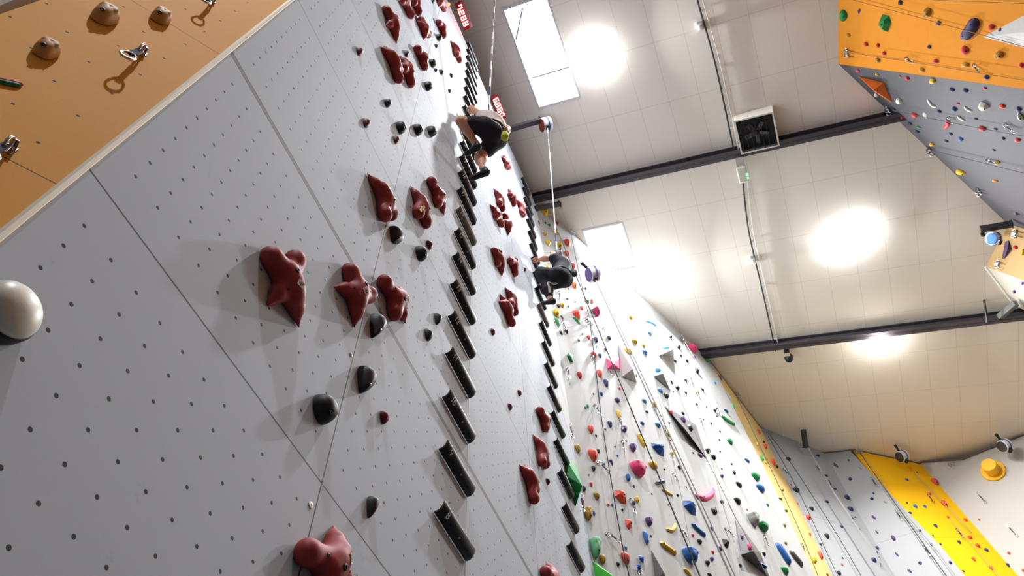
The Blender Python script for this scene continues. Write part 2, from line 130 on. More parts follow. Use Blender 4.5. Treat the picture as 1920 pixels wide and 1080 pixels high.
 ('B', 1.423, -8.22, 0.092, 0.086, 0.044, 'r', 0, 'black', 'black round hold just above the small black round hold on the white wall'), ('B', 2.217, -7.189, 0.084, 0.132, 0.053, 'r', 1, 'black', 'black round hold on the white wall, second lowest of its look there'), ('B', 1.538, -6.651, 0.072, 0.075, 0.04, 'j', 2, 'black', 'small black bulging hold on the white wall, the only one like it there'),
 ('B', 1.716, -6.449, 0.04, 0.033, 0.015, 't', 0, 'navy', 'small navy teardrop hold just above the small black bulging hold on the white wall'), ('B', 1.033, -7.018, 0.038, 0.032, 0.015, 't', 1, 'navy', 'small navy teardrop hold just above the small navy flat hold on the white wall'),
 ('B', 1.569, -7.055, 0.038, 0.031, 0.014, 't', 2, 'navy', 'small navy teardrop hold just below the small black bulging hold on the white wall'), ('B', 2.848, -5.359, 0.115, 0.131, 0.061, 'r', 0, 'black', 'black round hold just above the purple flat hold on the white wall'),
 ('B', 2.469, -5.741, 0.119, 0.079, 0.041, 'c', 1, 'purple', 'purple flat hold on the white wall, the only one like it there'), ('B', 2.991, -5.439, 0.112, 0.119, 0.058, 'r', 2, 'black', 'black round hold on the white wall, fourth lowest of its look there'), ('B', 2.236, -5.836, 0.041, 0.049, 0.019, 't', 0, 'black', 'small black teardrop hold beside the purple flat hold on the white wall'),
 ('B', 1.428, -6.405, 0.073, 0.065, 0.038, 'j', 1, 'yellow', 'small yellow bulging hold just above the small black bulging hold on the white wall'), ('B', 4.076, -4.259, 0.171, 0.142, 0.065, 't', 2, 'green', 'green teardrop hold just below the small dark red round hold on the white wall'),
 ('B', 3.404, -4.999, 0.044, 0.053, 0.02, 't', 0, 'blue', 'small blue teardrop hold just above the small azure teardrop hold on the white wall'), ('B', 3.59, -4.547, 0.046, 0.064, 0.023, 't', 1, 'black', 'small black teardrop hold just above the small azure teardrop hold on the white wall'),
 ('B', 3.793, -4.153, 0.048, 0.042, 0.019, 't', 2, 'blue', 'small blue teardrop hold just below the small dark red round hold on the white wall'), ('B', 3.648, -5.415, 0.082, 0.084, 0.035, 't', 0, 'black', 'small black teardrop hold just below the small azure teardrop hold on the white wall'),
 ('B', 3.045, -5.88, 0.077, 0.086, 0.041, 'r', 1, 'purple', 'small purple round hold beside the purple flat hold on the white wall'), ('B', 3.704, -5.142, 0.051, 0.044, 0.02, 't', 2, 'blue', 'small blue teardrop hold beside the small azure teardrop hold on the white wall'),
 ('B', 2.646, -6.741, 0.086, 0.065, 0.031, 't', 0, 'purple', 'small purple teardrop hold on the white wall, second lowest of its look there'), ('B', 1.965, -7.682, 0.067, 0.077, 0.03, 't', 1, 'purple', 'small purple teardrop hold just above the black faceted hold on the white wall'),
 ('B', 2.248, -7.813, 0.125, 0.193, 0.065, 'd', 2, 'black', 'black faceted hold on the white wall, the only one like it there'), ('B', 1.99, -8.046, 0.079, 0.09, 0.042, 'r', 0, 'purple', 'small purple round hold just above the purple round hold on the white wall'), ('B', 1.736, -8.242, 0.056, 0.055, 0.023, 'c', 1, 'red', 'small red flat hold just below the purple round hold on the white wall'),
 ('B', 1.629, -8.426, 0.064, 0.058, 0.034, 'j', 2, 'purple', 'small purple bulging hold just above the small black round hold on the white wall'), ('B', 1.46, -8.57, 0.079, 0.088, 0.042, 'r', 0, 'black', 'small black round hold on the white wall, the only one like it there'),
 ('B', 0.981, -8.716, 0.256, 0.221, 0.131, 'j', 1, 'blue', 'large blue bulging hold on the white wall, the only one like it there'), ('B', 0.177, -9.255, 0.029, 0.035, 0.013, 't', 2, 'blue', 'small blue teardrop hold just below the blue teardrop hold on the white wall'), ('B', -0.211, -9.357, 0.086, 0.116, 0.042, 'd', 0, 'blue', 'blue faceted hold on the white wall, the only one like it there'),
 ('B', -0.306, -9.531, 0.074, 0.097, 0.036, 'd', 1, 'blue', 'small blue faceted hold on the white wall, the only one like it there'), ('B', 0.0, -8.921, 0.066, 0.23, 0.052, 't', 2, 'blue', 'blue teardrop hold on the white wall, the only one like it there'),
 ('B', 1.417, -8.803, 0.098, 0.051, 0.03, 't', 0, 'black', 'small black teardrop hold just below the small black round hold on the white wall'), ('B', 1.534, -5.994, 0.045, 0.027, 0.014, 'c', 1, 'red', 'small red flat hold just above the small black bulging hold on the white wall'),
 ('B', 1.564, -6.224, 0.05, 0.031, 0.017, 'c', 2, 'red', 'small red flat hold on the white wall, second lowest of its look there'), ('B', 3.173, -5.613, 0.047, 0.035, 0.017, 'c', 0, 'red', 'small red flat hold beside the purple flat hold on the white wall'), ('B', 4.577, -2.917, 0.162, 0.058, 0.041, 'c', 1, 'blue', 'blue flat hold on the white wall, highest of its look there'),
 ('B', 4.058, -4.279, 0.175, 0.154, 0.069, 't', 2, 'green', 'green teardrop hold on the white wall, lowest of its look there'), ('B', 4.545, -4.498, 0.174, 0.059, 0.043, 'c', 0, 'blue', 'blue flat hold just above the large blue teardrop hold on the white wall'), ('B', 3.71, -5.14, 0.054, 0.046, 0.021, 't', 1, 'skyblue', 'small azure teardrop hold on the white wall, the only one like it there'),
 ('B', 3.663, -5.4, 0.073, 0.102, 0.036, 't', 2, 'black', 'black teardrop hold just below the small azure teardrop hold on the white wall'), ('B', 3.641, -5.727, 0.172, 0.089, 0.052, 'c', 0, 'black', 'black flat hold just below the small azure teardrop hold on the white wall'),
 ('B', 4.595, -4.929, 0.255, 0.202, 0.095, 't', 1, 'green', 'large green teardrop hold just above the large blue teardrop hold on the white wall'), ('B', 4.584, -5.245, 0.252, 0.175, 0.088, 't', 2, 'blue', 'large blue teardrop hold on the white wall, the only one like it there'),
 ('B', 3.286, -6.343, 0.179, 0.132, 0.065, 't', 0, 'black', 'black teardrop hold beside the small red teardrop hold on the white wall'), ('B', 2.653, -6.736, 0.076, 0.089, 0.035, 't', 1, 'purple', 'small purple teardrop hold beside the large grey bulging hold on the white wall'),
 ('B', 4.605, -5.648, 0.078, 0.066, 0.03, 't', 2, 'green', 'small green teardrop hold on the white wall, the only one like it there'), ('B', 3.586, -6.592, 0.223, 0.279, 0.137, 'j', 0, 'grey', 'large grey bulging hold on the white wall, the only one like it there'), ('B', 3.889, -6.592, 0.278, 0.141, 0.109, 'j', 1, 'green', 'large green bulging hold on the white wall, the only one like it there'),
 ('B', 5.423, -5.003, 0.127, 0.058, 0.036, 'c', 2, 'olive', 'olive flat hold on the white wall, the only one like it there'), ('B', 5.755, -4.555, 0.088, 0.083, 0.043, 'r', 0, 'olive', 'olive round hold on the white wall, the only one like it there'), ('B', 5.426, -5.313, 0.093, 0.076, 0.042, 'r', 1, 'olive', 'small olive round hold just below the olive flat hold on the white wall'),
 ('B', 5.0, -5.921, 0.065, 0.089, 0.038, 'r', 2, 'olive', 'small olive round hold just below the small green teardrop hold on the white wall'), ('B', 4.666, -6.524, 0.074, 0.068, 0.03, 't', 0, 'olive', 'small olive teardrop hold on the white wall, the only one like it there'),
 ('B', 1.977, -8.055, 0.089, 0.085, 0.043, 'r', 1, 'purple', 'purple round hold on the white wall, the only one like it there'), ('B', 2.479, -8.109, 0.069, 0.061, 0.027, 't', 2, 'black', 'small black teardrop hold just below the black faceted hold on the white wall'),
 ('B', 3.524, -7.356, 0.083, 0.074, 0.033, 't', 0, 'black', 'small black teardrop hold just below the large grey bulging hold on the white wall'), ('B', 4.086, -7.415, 0.187, 0.163, 0.073, 't', 1, 'green', 'large green teardrop hold just below the large green bulging hold on the white wall'),
 ('B', 5.657, -6.403, 0.089, 0.142, 0.062, 'j', 2, 'yellow', 'yellow bulging hold on the white wall, the only one like it there'), ('B', 3.567, -6.371, 0.041, 0.034, 0.016, 't', 0, 'red', 'small red teardrop hold on the white wall, the only one like it there'), ('B', 2.274, -7.152, 0.051, 0.156, 0.045, 'r', 1, 'black', 'black round hold just above the black faceted hold on the white wall'),
 ('C', 1.993, -1.007, 0.116, 0.159, 0.057, 't', 2, 'coral', 'coral teardrop hold just above the small black teardrop hold on the narrow beige wall'), ('C', 1.943, -1.572, 0.14, 0.159, 0.063, 't', 0, 'coral', 'coral teardrop hold just below the small black teardrop hold on the narrow beige wall'),
 ('C', 2.116, -1.269, 0.073, 0.071, 0.03, 't', 1, 'black', 'small black teardrop hold on the narrow beige wall, the only one like it there'), ('C', 1.931, -2.125, 0.167, 0.202, 0.077, 't', 2, 'coral', 'large coral teardrop hold on the narrow beige wall, the only one like it there'),
 ('C', 2.21, -2.048, 0.082, 0.109, 0.047, 'r', 0, 'black', 'black round hold on the narrow beige wall, the only one like it there'), ('C', 1.112, -2.165, 0.078, 0.097, 0.044, 'r', 1, 'yellow', 'yellow round hold on the narrow beige wall, the only one like it there'),
 ('C', 0.82, -2.868, 0.097, 0.188, 0.057, 't', 2, 'green', 'green teardrop hold beside the yellow teardrop hold on the narrow beige wall'), ('C', 1.073, -2.815, 0.11, 0.074, 0.038, 't', 0, 'yellow', 'yellow teardrop hold on the narrow beige wall, the only one like it there'),
 ('C', 0.199, -1.641, 0.103, 0.239, 0.066, 't', 1, 'green', 'green teardrop hold just below the large grey shard hold on the narrow beige wall'), ('C', 0.298, -0.442, 0.172, 0.228, 0.044, 's', 2, 'purple', 'large purple shard hold on the narrow beige wall, the only one like it there'),
 ('C', 0.33, -1.143, 0.164, 0.268, 0.046, 's', 0, 'grey', 'large grey shard hold on the narrow beige wall, the only one like it there'), ('C', 2.32, -4.037, 0.071, 0.093, 0.034, 't', 1, 'coral', 'small coral teardrop hold on the narrow beige wall, highest of its look there'),
 ('C', 2.305, -4.61, 0.126, 0.2, 0.067, 't', 2, 'coral', 'coral teardrop hold on the narrow beige wall, lowest of its look there'), ('C', 2.112, -5.197, 0.1, 0.051, 0.03, 't', 0, 'coral', 'small coral teardrop hold on the narrow beige wall, lowest of its look there'), ('D', 0.417, -1.103, 0.14, 0.119, 0.054, 't', 1, 'black', 'black teardrop hold beside the navy shard hold on the first grey wall'),
 ('D', 0.076, -2.049, 0.054, 0.062, 0.029, 'r', 2, 'coral', 'small coral round hold on the first grey wall, highest of its look there'), ('D', 0.163, -2.219, 0.181, 0.139, 0.067, 't', 0, 'black', 'black teardrop hold just above the coral bulging hold on the first grey wall'),
 ('D', -0.012, -2.688, 0.06, 0.067, 0.032, 'r', 1, 'coral', 'small coral round hold just above the coral bulging hold on the first grey wall'), ('D', 0.362, -2.746, 0.116, 0.106, 0.047, 't', 2, 'black', 'black teardrop hold on the first grey wall, second lowest of its look there'),
 ('D', 0.123, -3.078, 0.114, 0.102, 0.059, 'j', 0, 'coral', 'coral bulging hold on the first grey wall, the only one like it there'), ('D', -0.078, -3.081, 0.069, 0.142, 0.042, 't', 1, 'black', 'black teardrop hold beside the coral bulging hold on the first grey wall'),
 ('D', 0.405, -3.535, 0.108, 0.139, 0.061, 'r', 2, 'black', 'black round hold just above the small black teardrop hold on the first grey wall'), ('D', 0.101, -3.835, 0.055, 0.077, 0.027, 't', 0, 'black', 'small black teardrop hold on the first grey wall, the only one like it there'),
 ('D', 0.547, -4.099, 0.044, 0.055, 0.021, 't', 1, 'navy', 'small navy teardrop hold on the first grey wall, lowest of its look there'), ('D', 0.433, -4.297, 0.045, 0.065, 0.027, 'r', 2, 'coral', 'small coral round hold just below the small black teardrop hold on the first grey wall'),
 ('D', 0.22, -4.562, 0.089, 0.11, 0.049, 'r', 0, 'black', 'black round hold just below the small black teardrop hold on the first grey wall'), ('D', -0.022, -4.05, 0.035, 0.048, 0.017, 't', 1, 'navy', 'small navy teardrop hold just below the small black teardrop hold on the first grey wall'),
 ('D', 1.504, -0.644, 0.137, 0.058, 0.038, 'c', 2, 'navy', 'navy flat hold just above the navy shard hold on the first grey wall'), ('D', 1.417, -1.383, 0.114, 0.064, 0.036, 'c', 0, 'navy', 'navy flat hold just below the navy shard hold on the first grey wall'), ('D', 1.299, -1.153, 0.129, 0.102, 0.025, 's', 1, 'navy', 'navy shard hold on the first grey wall, the only one like it there'),
 ('D', 0.964, -2.367, 0.109, 0.068, 0.036, 'c', 2, 'navy', 'navy flat hold on the first grey wall, fourth highest of its look there'), ('D', 1.47, -1.819, 0.09, 0.046, 0.027, 'c', 0, 'navy', 'small navy flat hold just below the navy shard hold on the first grey wall'),
 ('D', 1.016, -3.112, 0.086, 0.072, 0.033, 'c', 1, 'navy', 'small navy flat hold beside the coral bulging hold on the first grey wall'), ('D', 1.711, -2.033, 0.14, 0.136, 0.058, 'c', 2, 'navy', 'navy flat hold on the first grey wall, third highest of its look there'), ('D', 1.617, -2.432, 0.152, 0.115, 0.055, 'c', 0, 'navy', 'navy flat hold on the first grey wall, third lowest of its look there'),
 ('D', 1.623, -2.675, 0.037, 0.043, 0.02, 'r', 1, 'navy', 'small navy round hold on the first grey wall, highest of its look there'), ('D', 1.53, -3.076, 0.042, 0.058, 0.025, 'r', 2, 'navy', 'small navy round hold on the first grey wall, lowest of its look there'), ('D', 1.772, -3.546, 0.087, 0.085, 0.036, 'c', 0, 'navy', 'navy flat hold on the first grey wall, second lowest of its look there'),
 ('D', 1.7, -3.692, 0.051, 0.064, 0.024, 't', 1, 'navy', 'small navy teardrop hold on the first grey wall, highest of its look there'), ('D', 1.452, -3.952, 0.126, 0.117, 0.051, 'c', 2, 'navy', 'navy flat hold on the first grey wall, lowest of its look there'), ('E', 0.094, -0.531, 0.096, 0.211, 0.031, 's', 0, 'purple', 'purple shard hold beside the small black flat hold on the second grey wall'),
 ('E', 0.445, -0.506, 0.06, 0.048, 0.023, 'c', 1, 'black', 'small black flat hold on the second grey wall, the only one like it there'), ('E', 0.594, -0.846, 0.074, 0.119, 0.021, 's', 2, 'grey', 'grey shard hold on the second grey wall, the only one like it there'), ('E', 0.237, -1.074, 0.08, 0.095, 0.044, 'r', 0, 'navy', 'navy round hold on the second grey wall, the only one like it there'),
 ('E', 0.552, -1.688, 0.047, 0.054, 0.021, 'c', 1, 'navy', 'small navy flat hold on the second grey wall, the only one like it there'), ('E', 0.448, -1.821, 0.08, 0.084, 0.041, 'r', 2, 'navy', 'small navy round hold just below the small navy flat hold on the second grey wall'),
 ('E', 0.675, -2.018, 0.07, 0.099, 0.018, 's', 0, 'grey', 'small grey shard hold on the second grey wall, the only one like it there'), ('E', 0.258, -2.326, 0.077, 0.155, 0.024, 's', 1, 'purple', 'purple shard hold just below the small grey shard hold on the second grey wall'),
 ('E', 0.149, -2.726, 0.053, 0.14, 0.019, 's', 2, 'purple', 'purple shard hold just above the purple bulging hold on the second grey wall'), ('E', 0.406, -2.999, 0.073, 0.136, 0.055, 'j', 0, 'purple', 'purple bulging hold on the second grey wall, the only one like it there'),
 ('E', 0.283, -3.407, 0.061, 0.148, 0.021, 's', 1, 'purple', 'purple shard hold just below the purple bulging hold on the second grey wall'), ('E', 0.339, -3.87, 0.074, 0.141, 0.022, 's', 2, 'purple', 'purple shard hold beside the small navy teardrop hold on the second grey wall'),
 ('E', 1.007, -3.013, 0.056, 0.076, 0.033, 'r', 0, 'navy', 'small navy round hold beside the purple bulging hold on the second grey wall'), ('E', 0.628, -3.764, 0.08, 0.081, 0.034, 't', 1, 'navy', 'small navy teardrop hold on the second grey wall, the only one like it there'),
 ('E', 1.052, -3.426, 0.044, 0.081, 0.03, 'r', 2, 'navy', 'small navy round hold just above the small navy teardrop hold on the second grey wall'), ('E', 1.185, -3.95, 0.056, 0.083, 0.034, 'r', 0, 'navy', 'small navy round hold just below the small navy teardrop hold on the second grey wall'),
 ('Y', 0.812, -1.153, 0.081, 0.077, 0.033, 'c', 1, 'blue', 'small blue flat hold beside the large coral teardrop hold on the yellow wall'), ('Y', 1.262, -0.902, 0.033, 0.047, 0.02, 'r', 2, 'navy', 'small navy round hold just above the large coral teardrop hold on the yellow wall'),
 ('Y', 1.52, -1.262, 0.163, 0.229, 0.081, 't', 0, 'coral', 'large coral teardrop hold on the yellow wall, the only one like it there'), ('Y', 1.093, -1.648, 0.105, 0.092, 0.041, 'c', 1, 'coral', 'coral flat hold just below the large coral teardrop hold on the yellow wall'),
 ('Y', 1.274, -1.987, 0.116, 0.217, 0.067, 't', 2, 'coral', 'coral teardrop hold just above the small coral flat hold on the yellow wall'), ('Y', 1.074, -2.407, 0.059, 0.07, 0.027, 'c', 0, 'coral', 'small coral flat hold on the yellow wall, the only one like it there'),
 ('Y', 0.312, -1.928, 0.045, 0.056, 0.021, 'c', 1, 'navy', 'small navy flat hold just above the blue teardrop hold on the yellow wall'), ('Y', 0.455, -2.042, 0.093, 0.112, 0.043, 't', 2, 'blue', 'blue teardrop hold on the yellow wall, the only one like it there'), ('Y', 0.704, -2.053, 0.071, 0.087, 0.033, 'c', 0, 'blue', 'small blue flat hold beside the blue teardrop hold on the yellow wall'),
 ('Y', 0.191, -2.24, 0.082, 0.056, 0.028, 'c', 1, 'navy', 'small navy flat hold just below the blue teardrop hold on the yellow wall'), ('Y', 0.573, -2.656, 0.082, 0.107, 0.039, 't', 2, 'navy', 'navy teardrop hold on the yellow wall, the only one like it there'),
 ('Y', 0.313, -2.936, 0.039, 0.05, 0.022, 'r', 0, 'navy', 'small navy round hold just above the small navy teardrop hold on the yellow wall'), ('Y', 0.334, -3.19, 0.052, 0.058, 0.023, 't', 1, 'navy', 'small navy teardrop hold on the yellow wall, the only one like it there'),
 ('Y', 0.829, -3.152, 0.064, 0.098, 0.04, 'r', 2, 'navy', 'small navy round hold beside the small navy teardrop hold on the yellow wall'), ('Y', 1.344, -3.394, 0.095, 0.094, 0.04, 'c', 0, 'navy', 'navy flat hold on the yellow wall, the only one like it there'), ('Y', 1.468, -2.506, 0.082, 0.093, 0.037, 'c', 1, 'coral', 'coral flat hold beside the small coral flat hold on the yellow wall'),
 ('Y', 1.197, -3.026, 0.103, 0.097, 0.042, 'c', 2, 'coral', 'coral flat hold just above the navy flat hold on the yellow wall'), ('Y', 1.218, -3.27, 0.096, 0.116, 0.044, 't', 0, 'coral', 'coral teardrop hold just above the navy flat hold on the yellow wall'), ('Y', 0.839, -3.631, 0.077, 0.11, 0.039, 't', 1, 'coral', 'coral teardrop hold just below the navy flat hold on the yellow wall'),
 ('Y', 1.088, -3.879, 0.079, 0.103, 0.038, 't', 2, 'coral', 'coral teardrop hold on the yellow wall, lowest of its look there'), ('Y', 0.37, -3.928, 0.043, 0.054, 0.02, 'c', 0, 'navy', 'small navy flat hold just below the small navy teardrop hold on the yellow wall'), ('Y', 1.55, -3.82, 0.059, 0.099, 0.038, 'r', 1, 'navy', 'small navy round hold just below the navy flat hold on the yellow wall'),
 ('F', 0.17, -2.063, 0.047, 0.067, 0.023, 't', 2, 'coral', 'small coral teardrop hold on the far white wall, highest of its look there'), ('F', 0.175, -3.045, 0.057, 0.082, 0.029, 't', 0, 'coral', 'small coral teardrop hold on the far white wall, second highest of its look there'),
 ('F', 0.156, -3.515, 0.046, 0.084, 0.026, 't', 1, 'coral', 'small coral teardrop hold on the far white wall, lowest of its look there'), ('O', -2.773, 0.073, 0.212, 0.162, 0.078, 't', 2, 'green', 'large green teardrop hold on the orange overhang, the only one like it there'),
 ('O', -2.862, -0.835, 0.287, 0.234, 0.109, 'd', 0, 'green', 'large green faceted hold on the orange overhang, the only one like it there'), ('O', -2.686, -0.282, 0.105, 0.072, 0.019, 's', 1, 'navy', 'navy shard hold on the orange overhang, the only one like it there'),
 ('O', -2.511, -1.154, 0.081, 0.054, 0.036, 'j', 2, 'navy', 'small navy bulging hold on the orange overhang, the only one like it there'), ('O', -2.648, -1.666, 0.144, 0.106, 0.068, 'j', 0, 'ochre', 'ochre bulging hold just below the small navy bulging hold on the orange overhang'),
 ('O', -2.804, -1.86, 0.074, 0.068, 0.036, 'r', 1, 'navy', 'small navy round hold on the orange overhang, second highest of its look there'), ('O', -2.815, -2.742, 0.084, 0.091, 0.044, 'r', 2, 'crimson', 'crimson round hold on the orange overhang, the only one like it there'),
 ('O', -2.847, -2.888, 0.062, 0.067, 0.032, 'r', 0, 'navy', 'small navy round hold just below the crimson round hold on the orange overhang'), ('O', -3.116, -0.009, 0.07, 0.089, 0.033, 'c', 1, 'ochre', 'small ochre flat hold on the orange overhang, the only one like it there'),
 ('O', -3.255, -0.405, 0.081, 0.087, 0.042, 'r', 2, 'crimson', 'small crimson round hold just above the small ochre bulging hold on the orange overhang'), ('O', -3.25, -0.669, 0.074, 0.066, 0.035, 'r', 0, 'crimson', 'small crimson round hold beside the small ochre bulging hold on the orange overhang'),
 ('O', -3.378, -0.795, 0.071, 0.079, 0.038, 'r', 1, 'crimson', 'small crimson round hold just below the small ochre bulging hold on the orange overhang'), ('O', -3.511, -0.663, 0.089, 0.074, 0.045, 'j', 2, 'ochre', 'small ochre bulging hold on the orange overhang, the only one like it there'),
 ('O', -3.193, -1.692, 0.062, 0.063, 0.031, 'r', 0, 'navy', 'small navy round hold just above the crimson teardrop hold on the orange overhang'), ('O', -3.194, -2.334, 0.142, 0.124, 0.056, 't', 1, 'crimson', 'crimson teardrop hold on the orange overhang, the only one like it there'),
 ('O', -3.416, -1.818, 0.075, 0.091, 0.041, 'r', 2, 'crimson', 'small crimson round hold just above the crimson teardrop hold on the orange overhang'), ('O', -3.21, -2.892, 0.116, 0.101, 0.06, 'j', 0, 'ochre', 'ochre bulging hold just below the crimson round hold on the orange overhang'),
 ('O', -3.418, -2.344, 0.078, 0.123, 0.041, 'c', 1, 'ochre', 'ochre flat hold beside the crimson teardrop hold on the orange overhang'), ('O', -3.334, -3.226, 0.073, 0.071, 0.036, 'r', 2, 'crimson', 'small crimson round hold just below the crimson round hold on the orange overhang'),
 ('O', -3.591, -1.557, 0.082, 0.106, 0.039, 'c', 0, 'ochre', 'ochre flat hold just above the crimson teardrop hold on the orange overhang'), ('O', -3.574, -2.699, 0.074, 0.078, 0.038, 'r', 1, 'navy', 'small navy round hold just below the crimson teardrop hold on the orange overhang'),
 ('G', -0.113, -0.406, 0.086, 0.088, 0.036, 't', 2, 'crimson', 'crimson teardrop hold on the grey overhang, the only one like it there'), ('G', -0.142, -0.828, 0.067, 0.058, 0.031, 'r', 0, 'yellow', 'small yellow round hold on the grey overhang, the only one like it there'),
 ('G', -0.11, -1.334, 0.053, 0.044, 0.02, 'c', 1, 'olive', 'small olive flat hold on the grey overhang, the only one like it there'), ('G', -0.135, -1.478, 0.084, 0.077, 0.04, 'r', 2, 'crimson', 'small crimson round hold on the grey overhang, the only one like it there'),
 ('G', -0.101, -1.997, 0.094, 0.093, 0.051, 'j', 0, 'yellow', 'yellow bulging hold on the grey overhang, the only one like it there'), ('G', -0.283, -2.274, 0.092, 0.09, 0.038, 't', 1, 'navy', 'navy teardrop hold just below the yellow bulging hold on the grey overhang'),
 ('G', -0.249, -2.527, 0.091, 0.093, 0.039, 't', 2, 'navy', 'navy teardrop hold on the grey overhang, second lowest of its look there'), ('G', -0.116, -2.904, 0.047, 0.057, 0.022, 'c', 0, 'crimson', 'small crimson flat hold just above the white round hold on the grey overhang'),
 ('G', -0.824, -0.442, 0.082, 0.082, 0.041, 'r', 1, 'white', 'small white round hold on the grey overhang, the only one like it there'), ('G', -1.214, -0.654, 0.083, 0.077, 0.04, 'r', 2, 'navy', 'small navy round hold beside the small white round hold on the grey overhang'),
 ('G', -0.862, -0.949, 0.126, 0.087, 0.058, 'j', 0, 'white', 'white bulging hold just below the small white round hold on the grey overhang'), ('G', -0.998, -1.722, 0.09, 0.075, 0.034, 't', 1, 'navy', 'small navy teardrop hold just above the navy round hold on the grey overhang'),
 ('G', -0.835, -2.085, 0.1, 0.089, 0.047, 'r', 2, 'navy', 'navy round hold on the grey overhang, the only one like it there'), ('G', -0.664, -2.221, 0.041, 0.051, 0.019, 'c', 0, 'crimson', 'small crimson flat hold just below the navy round hold on the grey overhang'),
 ('G', -0.584, -2.725, 0.157, 0.126, 0.077, 'j', 1, 'white', 'white bulging hold just above the white round hold on the grey overhang'), ('G', -0.521, -3.042, 0.081, 0.094, 0.037, 'c', 2, 'red', 'red flat hold just above the white round hold on the grey overhang'), ('G', -0.536, -3.305, 0.11, 0.079, 0.039, 't', 0, 'navy', 'navy teardrop hold beside the white round hold on the grey overhang'),
 ('G', -0.722, -3.262, 0.191, 0.059, 0.053, 'r', 1, 'white', 'white round hold on the grey overhang, the only one like it there'), ('G', -1.423, -0.708, 0.141, 0.124, 0.056, 't', 2, 'red', 'red teardrop hold just above the small green flat hold on the grey overhang'), ('G', -1.259, -1.088, 0.12, 0.128, 0.052, 'c', 0, 'red', 'red flat hold just above the white shard hold on the grey overhang'),
 ('G', -1.214, -1.324, 0.188, 0.095, 0.029, 's', 1, 'white', 'white shard hold on the grey overhang, the only one like it there'), ('G', -1.024, -2.395, 0.046, 0.058, 0.022, 'c', 2, 'navy', 'small navy flat hold just below the navy round hold on the grey overhang'), ('G', -1.278, -2.419, 0.11, 0.124, 0.049, 'c', 0, 'red', 'red flat hold just below the navy round hold on the grey overhang'),
 ('G', -1.226, -2.668, 0.051, 0.064, 0.024, 'c', 1, 'navy', 'small navy flat hold on the grey overhang, lowest of its look there'), ('G', -1.598, -0.821, 0.093, 0.08, 0.036, 't', 2, 'navy', 'navy teardrop hold just above the small green flat hold on the grey overhang'),
 ('G', -1.663, -0.983, 0.064, 0.083, 0.031, 'c', 0, 'green', 'small green flat hold on the grey overhang, the only one like it there'), ('G', -1.839, -0.87, 0.085, 0.085, 0.036, 't', 1, 'navy', 'navy teardrop hold on the grey overhang, second highest of its look there'),
 ('G', -1.67, -1.653, 0.076, 0.075, 0.032, 't', 2, 'navy', 'small navy teardrop hold just above the blue teardrop hold on the grey overhang'), ('G', -1.777, -1.814, 0.106, 0.09, 0.041, 't', 0, 'blue', 'blue teardrop hold on the grey overhang, the only one like it there'),
 ('G', -1.962, -1.437, 0.089, 0.084, 0.036, 't', 1, 'slate', 'slate teardrop hold on the grey overhang, the only one like it there'), ('G', -2.181, -1.041, 0.076, 0.085, 0.044, 'j', 2, 'yellow', 'small yellow bulging hold just above the slate teardrop hold on the grey overhang'),
 ('G', -2.998, -1.308, 0.143, 0.185, 0.068, 'c', 0, 'yellow', 'yellow flat hold on the grey overhang, the only one like it there'), ('G', -1.465, -2.717, 0.059, 0.059, 0.029, 'r', 1, 'navy', 'small navy round hold just below the navy round hold on the grey overhang'), ('G', -1.422, -2.982, 0.09, 0.095, 0.039, 't', 2, 'red', 'red teardrop hold just above the white round hold on the grey overhang'),
 ('G', -1.91, -2.387, 0.048, 0.056, 0.022, 'c', 0, 'navy', 'small navy flat hold just below the blue teardrop hold on the grey overhang'), ('G', -2.302, -2.311, 0.076, 0.078, 0.042, 'j', 1, 'yellow', 'small yellow bulging hold just below the blue teardrop hold on the grey overhang'),
 ('G', -4.111, -2.028, 0.095, 0.085, 0.045, 'r', 2, 'slate', 'slate round hold on the grey overhang, the only one like it there'), ('G', -3.005, -2.006, 0.049, 0.112, 0.031, 'c', 0, 'orange', 'small orange flat hold on the grey overhang, the only one like it there'), ('K', -0.421, -0.254, 0.084, 0.091, 0.044, 'r', 1, 'crimson', 'crimson round hold on the plywood box, the only one like it there'),
 ('K', -1.336, -0.443, 0.077, 0.063, 0.035, 'r', 2, 'purple', 'small purple round hold on the plywood box, the only one like it there'), ('K', -1.1, -0.566, 0.078, 0.049, 0.026, 't', 0, 'purple', 'small purple teardrop hold on the plywood box, the only one like it there'),
 ('K', -0.467, -0.427, 0.146, 0.033, 0.038, 'j', 1, 'yellow', 'small yellow bulging hold on the plywood box, the only one like it there'), ('L', -0.423, 1.044, 0.093, 0.119, 0.058, 'j', 2, 'tan', 'tan bulging hold on the near orange wall, lowest of its look there'),
 ('L', -0.309, 1.368, 0.083, 0.094, 0.049, 'j', 0, 'tan', 'tan bulging hold just above the small tan bulging hold on the near orange wall'), ('L', -0.398, 0.523, 0.076, 0.092, 0.046, 'j', 1, 'tan', 'small tan bulging hold on the near orange wall, the only one like it there')]
